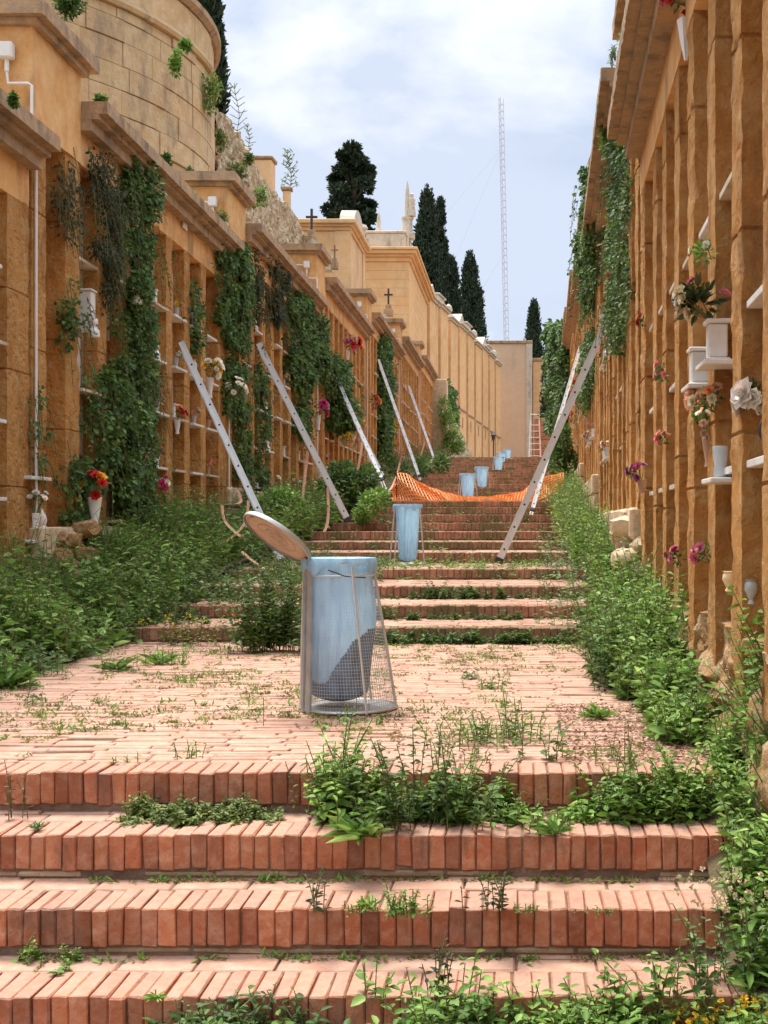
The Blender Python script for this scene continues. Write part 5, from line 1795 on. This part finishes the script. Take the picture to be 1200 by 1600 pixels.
plant(790, 1150, 5.2, LZ, .20, 12, .028, 'taller leafy weed rising from the wide low clump', 'weed', rad=.06, dn=80)
plant(700, 1185, 4.75, LZ, .09, 14, .02, 'creeping weed left of the wide low clump', 'weed2', rad=.08, dn=120)
plant(858, 1185, 4.7, LZ, .14, 6, .036, 'broad-leaved dark plant at the landing edge', 'ivy', .8, rad=.05, dn=60)
plant(935, 1110, 5.7, LZ, .09, 2, .03, 'bright grass tuft on the right of the landing', 'weed', rad=.04, rosette=46)
plant(760, 1070, 6.8, LZ, .06, 12, .03, 'flat green clump behind and right of the near bin', 'weed', rad=.07)
plant(735, 1200, 4.6, LZ, .05, 8, .02, 'mossy clump on the landing edge right of the thick bushes', 'moss', rad=.06)
plant(965, 1195, 4.65, LZ, .10, 10, .022, 'yellow-green upright sprigs on the landing edge, right part', 'weed2', rad=.06, dn=110)
plant(980, 1195, 4.62, LZ, .24, 2, .018, 'tall thin dry stalk at the landing edge, right part', 'litter', rad=.01, spread=.15, dn=40)
plant(905, 1030, 8.5, LZ, .09, 14, .03, 'low grey weeds near the back of the landing', 'weed3', rad=.14)
plant(725, 1060, 7.2, LZ, .05, 8, .03, 'low sprigs in the middle of the landing', 'weed3', rad=.06)
plant(1040, 1135, 5.4, LZ, .07, 8, .022, 'small weeds in the leaf litter by the right weeds', 'weed3', rad=.08)
plant(1145, 1175, 4.8, LZ, .16, 8, .03, 'slender weed beside the rock footing at the landing corner', 'weed', rad=.05)
# risers
plant(560, 1287, 4.10, -1.056, .13, 6, .05, 'jagged pale green rosette at the left of the thick riser bushes', 'weed', .3, rad=.05, rosette=30)
plant(645, 1280, 4.25, -1.054, .34, 24, .032, 'tallest bushy weed rising above the landing edge', 'ivy', .5, rad=.10, dn=90)
plant(868, 1285, 4.15, -1.054, .08, 3, .04, 'light green star-shaped plant in the riser, right of centre', 'weed', rad=.03, rosette=24)
plant(492, 1225, 4.42, -1.054, .24, 7, .02, 'thin reddish weed left of the thick riser bushes', 'weed2', rad=.04, dn=70)
plant(25, 1270, 4.36, -1.054, .2, 6, .02, 'dry weed against the landing edge at the far left', 'litter', rad=.03, dn=60)
plant(58, 1292, 4.2, -1.054, .03, 3, .02, 'small pale rosette on the upper tread, far left', 'weed3', rad=.02, rosette=22)
plant(497, 1370, 3.78, -1.20, .14, 5, .022, 'trailing weed growing down the second riser, left of centre', 'ivydark', rad=.015, dn=90)
plant(768, 1372, 3.78, -1.20, .13, 9, .022, 'dark trailing weed on the second riser, right of centre', 'ivydark', rad=.04, dn=90)
plant(625, 1398, 3.72, -1.20, .09, 16, .020, 'fresh green tuft on the middle tread', 'weed', rad=.035, dn=160)
plant(578, 1370, 3.79, -1.20, .06, 4, .02, 'small toothed sprig left of the fresh green tuft', 'weed', rad=.02, rosette=16)
plant(560, 1390, 3.75, -1.20, .03, 12, .014, 'yellow mossy mat left of the fresh green tuft', 'moss', rad=.04, dn=250)
plant(818, 1385, 3.78, -1.20, .02, 14, .012, 'flat round mossy mat on the middle tread', 'weed2', rad=.035, dn=300)
plant(942, 1388, 3.76, -1.20, .02, 12, .012, 'flat mossy mat on the middle tread, right part', 'weed2', rad=.03, dn=300)
plant(690, 1495, 3.45, -1.346, .18, 7, .022, 'slender weed climbing the third riser in the middle', 'ivydark', rad=.015, dn=90)
plant(590, 1490, 3.44, -1.346, .11, 5, .032, 'three-leaved sprout on the third riser', 'weed', .6, rad=.03, dn=60)
plant(243, 1500, 3.44, -1.346, .04, 1, .02, 'tiny grassy sprout on the third riser, left part', 'weed', rad=.01, rosette=12)
plant(1030, 1475, 3.44, -1.346, .14, 7, .032, 'leafy sprout on the third riser, right part', 'weed', .6, rad=.03, dn=60)
plant(1092, 1480, 3.44, -1.346, .24, 6, .032, 'taller sprout beside the bottom right weeds', 'ivy', .5, rad=.03, dn=60)
plant(942, 1460, 3.45, -1.30, .05, 2, .028, 'two-leaved seedling on the third riser', 'weed', .7, rad=.012, dn=90)
plant(725, 1590, 3.4, -1.49, .27, 4, .024, 'tall thin sprout at the bottom edge, right of the middle', 'ivy', .45, rad=.02, dn=70)
plant(945, 1575, 3.4, -1.49, .26, 4, .034, 'tall leafy sprout at the bottom edge, right part', 'weed', .5, rad=.03, dn=55)
plant(1085, 1600, 3.4, -1.49, .13, 6, .03, 'yellow-flowered weed at the bottom right corner', 'weed', rad=.04, flowers=('yellow', 24), dn=50)
plant(1165, 1575, 3.4, -1.49, .17, 6, .03, 'second yellow-flowered weed at the right edge of the bottom steps', 'weed', rad=.03, flowers=('yellow', 20), dn=50)
plant(1135, 1400, 3.6, -1.35, .30, 14, .03, 'frothy pale flowering weed at the right edge beside the steps', 'weed3', rad=.06, flowers=('cream', 70), dn=60)
# bushes by the left wall
blob_plant('bush', 'dark green round bush in front of the left wall between the second and third ladders', 'bush', pblobs([(535, 740, 22, 18, 8), (515, 765, 16, 18, 5), (560, 765, 22, 20, 8), (575, 745, 14, 16, 4), (540, 785, 24, 16, 5)], 21.5, .5), 'ivy', .09, 110)
blob_plant('bush', 'lighter yellow-flowered bush below the third ladder', 'bush', pblobs([(575, 790, 14, 20, 5), (595, 780, 12, 18, 4), (565, 805, 12, 12, 3)], 19.5, .4), 'weed', .08, 90)
blob_plant('bush', 'dark bush behind the netting by the fourth ladder', 'bush', pblobs([(605, 728, 16, 14, 5), (625, 735, 10, 10, 3), (660, 730, 14, 12, 4), (690, 725, 12, 12, 4)], 34, .6), 'ivy', .13, 80)
blob_plant('bush', 'bright bush in the left bed under the nearest left ladder', 'bush', pblobs([(440, 785, 30, 22, 9), (405, 800, 20, 20, 6), (465, 800, 20, 18, 6), (425, 815, 28, 14, 6)], 17.2, .5), 'weed', .07, 110)
blob_plant('bush', 'dark bush at the end of the right bed beyond the ladders', 'bush', pblobs([(878, 690, 14, 30, 8), (868, 720, 12, 20, 5), (890, 730, 14, 24, 7), (905, 760, 18, 18, 6)], 30, .6), 'ivy', .12, 90)


# ------------------------------------------------------------------ flowers, vases and lamps on the niche shelves
def blossom(Fl, c, R, face, n=16, g_=rng):
    face = np.array(face, float); face /= np.linalg.norm(face)
    a = np.cross(face, [0.1, .2, 1.]); a /= np.linalg.norm(a); b = np.cross(face, a)
    for ringi, (el, k, l, off) in enumerate(((1.25, 4, .5, .0), (.85, 6, .75, .0), (.4, 8, 1.0, -.05))):
        az = np.arange(k) * 2 * math.pi / k + ringi * .6 + g_.uniform(-.2, .2, k)
        e = el + g_.uniform(-.12, .12, k)
        D = (np.cos(az) * np.cos(e))[:, None] * a + (np.sin(az) * np.cos(e))[:, None] * b + np.sin(e)[:, None] * face
        Nn = face[None] * np.cos(e)[:, None] - (D - face * np.sin(e)[:, None]) * .4
        p = np.array(c) + D * R * .08 + face * off * R
        Fl.add(p, D, Nn, R * l * 1.05, R * l * 1.15, -.02 + .22, .10 if ringi else -.1)


def bouquet(label, pos, R, cols, nb, face, vase='white', vh=.2, vr=.05, cat='flowers', group='flowers and vases on the niche shelves', br=.03, green='ivy', droop=0, seed=0, foliage=30, nofoot=False):
    g_ = np.random.default_rng(seed + 77)
    o = thing('flower_vase' if vase else 'flower_bunch', label, cat, pos, group=group)
    face = np.array(face, float); face /= np.linalg.norm(face)
    z0 = vh if vase else 0
    if vase:
        mb = MB()
        mb.lathe([(.6 * vr, 0), (.65 * vr, .02 * vh), (.5 * vr, .2 * vh), (.8 * vr, .6 * vh), (1.0 * vr, .98 * vh), (.92 * vr, vh), (.8 * vr, .9 * vh)], (0, 0, 0), 16)
        mb.build('vase', M[vase], o, smooth=True)
    c0 = np.array([0, 0, z0]) + face * R * .45 + np.array([0, 0, R * .5])
    Lv, St = Leaves(), Leaves()
    k = foliage
    D = norm(g_.normal(size=(k, 3)) * .8 + face * .6 + np.array([0, 0, .3]))
    p = c0 + D * R * g_.uniform(.1, .7, (k, 1))
    Lv.add(p, D, g_.normal(size=(k, 3)), R * .5 * g_.uniform(.6, 1.2, k), R * .2)
    Lv.build('foliage', M[green], o)
    for ci, col in enumerate(cols):
        Fl = Leaves()
        cnt = max(1, nb // len(cols))
        for i in range(cnt):
            d = norm((g_.normal(size=(1, 3)) * .9 + face * .8 + np.array([0, 0, .35])))[0]
            p = c0 + d * R * g_.uniform(.65, 1.05)
            blossom(Fl, p, br * g_.uniform(.8, 1.2), d * .7 + face * .5, g_=g_)
            St.prism(np.array([[0, 0, z0 * .8]]), p[None], .003, .002)
        Fl.build('blossoms', M[col], o)
    St.build('stems', M['stem'], o)
    return o


def votive(label, pos, s=1.):
    o = thing('votive_lamp', label, 'lamp', pos, group='votive lamps on the niche shelves')
    mb = MB(); mb.lathe([(.045 * s, 0), (.05 * s, .01), (.045 * s, .06 * s), (.03 * s, .075 * s), (.028 * s, .09 * s)], (0, 0, 0), 14); mb.build('base', M['white'], o, smooth=True)
    mb = MB(); mb.lathe([(.026 * s, .091 * s), (.036 * s, .12 * s), (.030 * s, .15 * s), (.012 * s, .185 * s), (.002 * s, .205 * s)], (0, 0, 0), 12); mb.build('flame_glass', M['lamp'], o, smooth=True)


def slate(label, pos, w, h, mat='marble', sg=1):
    """narrow upright marble vase box standing on a shelf"""
    o = thing('marble_planter', label, 'planter', pos, group='marble planters on the niche shelves')
    mb = MB()
    mb.cbox(-w / 2, w / 2, -w / 2, w / 2, 0, h, .006); mb.cbox(-w / 2 - .012, w / 2 + .012, -w / 2 - .012, w / 2 + .012, h + .001, h + .02, .004); mb.cbox(-w / 2 - .01, w / 2 + .01, -w / 2 - .01, w / 2 + .01, -.02, -.001, .004)
    mb.build('box', M[mat], o)


# near right, from the photograph
def PR(u, v, off=.0):
    Y = .76 * F / (u - 855 + off * 0)
    return Y


def PX(u, v, Y): return tuple(P(u, v, Y))


bouquet('big white silk roses leaning out at the right edge', PX(1188, 640, 4.7), .075, ['rose', 'whitef'], 7, (-1, -.55, .15), None, seed=1, br=.052, green='ivydark', foliage=60)
bouquet('cream and pink roses drooping over a white planter on the right wall', PX(1112, 500, 5.4), .12, ['cream', 'cream', 'pink', 'whitef'], 12, (-1, -.1, .15), None, seed=2, br=.032, green='ivydark', foliage=110)
slate('white marble planter below the cream and pink roses', PX(1120, 560, 5.42), .085, .15)
slate('white marble planter one shelf lower and farther back than the roses', PX(1092, 598, 6.0), .085, .15)
for (u, v, Y, w) in ((1116, 568, 5.45, .2), (1090, 604, 6.05, .2), (1126, 748, 5.35, .2)):
    c = P(u, v, Y)
    o = thing('shelf_bracket', 'thin white marble ledge under the %s of the near right wall' % {1116: 'cream roses', 1090: 'orange daisies', 1126: 'grey glass vase'}[u], 'shelf', c, group='ledges of the near right wall')
    mb = MB(); mb.cbox(-.07, .2, -.16, .10, -.022, 0, .004); mb.build('ledge', M['marble'], o)
bouquet('peach daisies left of the white roses on the right wall', PX(1095, 636, 6.0), .06, ['peach', 'peach'], 5, (-1, -.4, .2), None, seed=3, br=.035, green='ivy')
bouquet('orange and cream flowers below the white roses', PX(1118, 645, 5.5), .09, ['orangef', 'peach', 'cream'], 9, (-.7, -.8, .1), None, seed=4, br=.026, green='ivy')
bouquet('faded dusty flowers in a terracotta vase on the right wall', PX(1108, 730, 5.75), .08, ['dusty', 'peach', 'whitef'], 7, (-.6, -.5, .6), 'terracotta', .14, .035, seed=5, br=.022)
o = thing('glass_vase', 'tall empty grey glass vase on a ledge of the right wall', 'vase', P(1126, 745, 5.35))
mb = MB(); mb.lathe([(.03, 0), (.034, .01), (.028, .05), (.036, .13), (.034, .135), (.026, .05)], (0, 0, 0), 16); mb.build('vase', M['greyglass'], o, smooth=True)
bouquet('small red flowers in the right wall, level with the ladder top', PX(1010, 510, 9.0), .05, ['red'], 4, (-1, -.2, .2), None, seed=6, br=.03)
bouquet('faded pink blossoms hanging mid height on the right wall', PX(1043, 592, 7.6), .07, ['dusty', 'pink'], 8, (-1, -.3, -.1), None, seed=7, br=.022)
bouquet('dusty pink blossoms lower on the right wall', PX(1043, 694, 7.6), .05, ['peach', 'pink'], 6, (-1, -.3, .1), None, seed=8, br=.026)
bouquet('purple flowers above the squared rubble corner stones', PX(1003, 770, 9.2), .08, ['purple', 'magenta'], 12, (-1, -.3, .5), 'terracotta', .10, .04, seed=9, br=.026)
bouquet('red and pink flowers low on the right wall above the weeds', PX(1065, 885, 6.2), .06, ['magenta', 'pink'], 5, (-1, -.4, .3), None, seed=10, br=.026)
bouquet('two pink roses low on the right wall, right of the red ones', PX(1112, 880, 5.7), .07, ['pink'], 4, (-1, -.5, .2), None, seed=11, br=.024)
bouquet('green leaves with a white bud high on the right wall', PX(1112, 405, 5.5), .07, ['whitef'], 2, (-.8, -.4, -.3), None, seed=12, br=.02, green='weed', foliage=50)
bouquet('red silk flowers at the top edge of the right wall', PX(1072, 10, 6.6), .10, ['red', 'magenta'], 6, (-1, -.2, -.1), None, seed=13, br=.035)
bouquet('red flowers with yellow centre left of the ladder top on the right wall', PX(968, 442, 12.4), .08, ['red', 'dusty'], 6, (-1, -.3, .1), None, seed=14, br=.04)
c = P(1072, 60, 6.6)
o = thing('paper_cone', 'white paper flower cone hanging point down near the top right', 'cone', c)
mb = MB(); mb.lathe([(.01, -.12), (.035, .0), (.05, .10), (.047, .10), (.008, -.10)], (0, 0, 0), 12, True, None, .12); mb.build('cone', M['white'], o)
for (u, v, Y, hh, lab) in ((1173, 945, 4.75, .10, 'small grey glass urn at the foot of the right wall'), (1139, 925, 5.3, .09, 'slender cream vase left of the grey urn')):
    o = thing('urn', lab, 'vase', P(u, v, Y))
    mb = MB(); mb.lathe([(.012, 0), (.018, .005), (.012, .02), (.03, .6 * hh), (.026, .85 * hh), (.02, .93 * hh), (.028, hh)], (0, 0, 0), 16); mb.build('body', M['greyglass' if u > 1150 else 'cream'], o, smooth=True)
o = thing('wreath_ring', 'dark oval frame hanging at the right edge of the picture', 'frame', P(1199, 672, 4.55))
mb = MB(); mb.tube([(.0 + .03 * math.cos(a), -.01, .045 * math.sin(a)) for a in [2 * math.pi * i / 30 for i in range(31)]], .007, 6); mb.build('ring', M['dark'], o, smooth=True)
mb = MB(); mb.lathe([(.001, 0), (.025, 0), (.025, .004), (.001, .004)], (0, -.004, 0), 20, True, (0, 1, 0)); mb.build('picture', M['greyglass'], o)
# vases and flowers on the farther right wall
r_ = random.Random(91)
cols = ['pink', 'whitef', 'dusty', 'peach', 'red', 'cream', 'yellow', 'magenta']
CN = {'pink': 'pink', 'whitef': 'white', 'dusty': 'brownish dried', 'peach': 'peach', 'red': 'red', 'cream': 'cream', 'yellow': 'yellow', 'magenta': 'magenta'}
def shelf_items(side, k, n, seed, avoid=()):
    r_ = random.Random(seed)
    keys = [q for q in NICHES if q[0] == side and q[1] == k]
    r_.shuffle(keys)
    done = 0
    for q in keys:
        if done >= n: break
        yc, z = NICHES[q]
        if side == 'L':
            x = LX - .03; face = (1, -.35, .25)
            u = U0 + x / yc * F
        else:
            x = wallR(yc) - .02; face = (-1, -.35, .25); u = U0 + x / yc * F
        v = V0 - z / yc * F
        if not (-10 < u < 1190 and 60 < v < 900): continue
        if any(a < u < b and c_ < v < d_ for a, b, c_, d_ in avoid): continue
        where = 'on shelf row %d, niche bay %d, %s wall section %d' % (q[3] + 1, q[2] + 1, 'left' if side == 'L' else 'right', k + 1)
        col = r_.choice(cols)
        t = r_.random()
        sc = max(1, yc / 16)
        if t < .62:
            bouquet('%s flowers %s' % (CN[col], where), (x, yc + r_.uniform(-.1, .1), z + .001), .055 * sc, [col, r_.choice(cols)], 7, face, r_.choice(['white', 'terracotta', 'greyglass']), .13, .035, seed=seed + done, br=.026 * sc, foliage=16)
        elif t < .85:
            votive('white votive lamp %s' % where, (x, yc + r_.uniform(-.1, .1), z + .001), 1.1)
        else:
            slate('marble planter %s' % where, (x + (-.02 if side == 'L' else .02), yc + r_.uniform(-.08, .08), z + .021), .07, .14)
        done += 1


IVYBOX = [(82, 240, 240, 860), (320, 390, 380, 660)]
shelf_items('R', 1, 22, 6)
shelf_items('R', 2, 16, 7)
shelf_items('R', 3, 8, 8)
shelf_items('L', 1, 14, 9, IVYBOX)
shelf_items('L', 2, 15, 10, IVYBOX)
shelf_items('L', 3, 14, 11)
shelf_items('L', 4, 10, 12)
# near left, from the photograph
def YLf(u, x=-4.12): return x * F / (u - U0)
for (kind, u, v, lab, extra) in (
    ('slab', 58, 745, 'white marble ledge in the first visible niche on the left', None),
    ('slab', 60, 843, 'lower white marble ledge in the first visible niche on the left', None)):
    Y = YLf(u); c = P(u, v, Y)
    o = thing('shelf_bracket', lab, 'shelf', c, group='ledges of the near left wall')
    mb = MB(); mb.cbox(-.08, .05, -.24, .2, -.03, 0, .005); mb.build('ledge', M['marble'], o)
bouquet('white flowers in silver wrapping on the lowest left ledge', PX(54, 842, YLf(54)), .11, ['whitef', 'rose'], 6, (.7, -.5, .9), 'white', .22, .05, seed=61, br=.03, green='weed3')
votive('large white votive lamp beside the silver wrapped flowers', PX(65, 842, YLf(66)), 1.3)
bouquet('bright red flowers in a white patterned vase at the foot of the left wall', PX(148, 822, YLf(146, -3.95)), .12, ['red', 'red', 'yellow'], 12, (.4, -.6, .9), 'white', .27, .065, seed=62, br=.05)
slate('tall white marble planter beside the votive under the wiry creeper', PX(136, 515, YLf(136)), .12, .36)
votive('white votive lamp on the ledge under the wiry brownish creeper', PX(147, 527, YLf(146, -4.0)), 1.1)
votive('white votive lamp on the shelf in the ivy curtain', PX(216, 475, YLf(214, -4.0)), 1.1)
bouquet('coral red flowers in a white vase on the left wall, right of the dense ivy', PX(277, 678, YLf(277, -4.05)), .09, ['red', 'peach'], 8, (.8, -.5, .5), 'white', .17, .04, seed=63, br=.04)
bouquet('magenta and white flowers low beside the dense ivy column', PX(249, 765, YLf(249, -4.05)), .09, ['magenta', 'whitef'], 8, (.8, -.5, .4), None, seed=64, br=.04)
bouquet('white and yellow flowers in a white vase right of the nearest ladder top', PX(328, 622, YLf(328, -3.95)), .14, ['whitef', 'yellow', 'whitef'], 12, (.8, -.4, .5), 'white', .26, .05, seed=65, br=.05)
bouquet('white blossoms in the ivy right of the nearest ladder', PX(366, 622, YLf(366, -3.9)), .16, ['whitef'], 10, (.8, -.4, .3), None, seed=66, br=.05)
bouquet('pink roses in the fourth left section, high above the third ladder', PX(543, 568, YLf(543, -3.95)), .22, ['pink', 'peach', 'red'], 12, (.8, -.5, .3), 'white', .3, .06, seed=67, br=.09)
bouquet('magenta flowers over a white vase left of the dark round ivy', PX(497, 672, YLf(497, -3.95)), .16, ['magenta', 'pink'], 9, (.8, -.5, .3), 'white', .3, .06, seed=68, br=.08)
bouquet('yellow flowers in the fourth left section near its foot', PX(540, 693, YLf(541, -3.95)), .16, ['yellow', 'cream'], 8, (.8, -.5, .3), None, seed=69, br=.08)
bouquet('orange red flowers in the fourth left section, half way up', PX(580, 635, YLf(580, -3.95)), .2, ['orangef', 'red'], 7, (.8, -.5, .3), None, seed=70, br=.09)
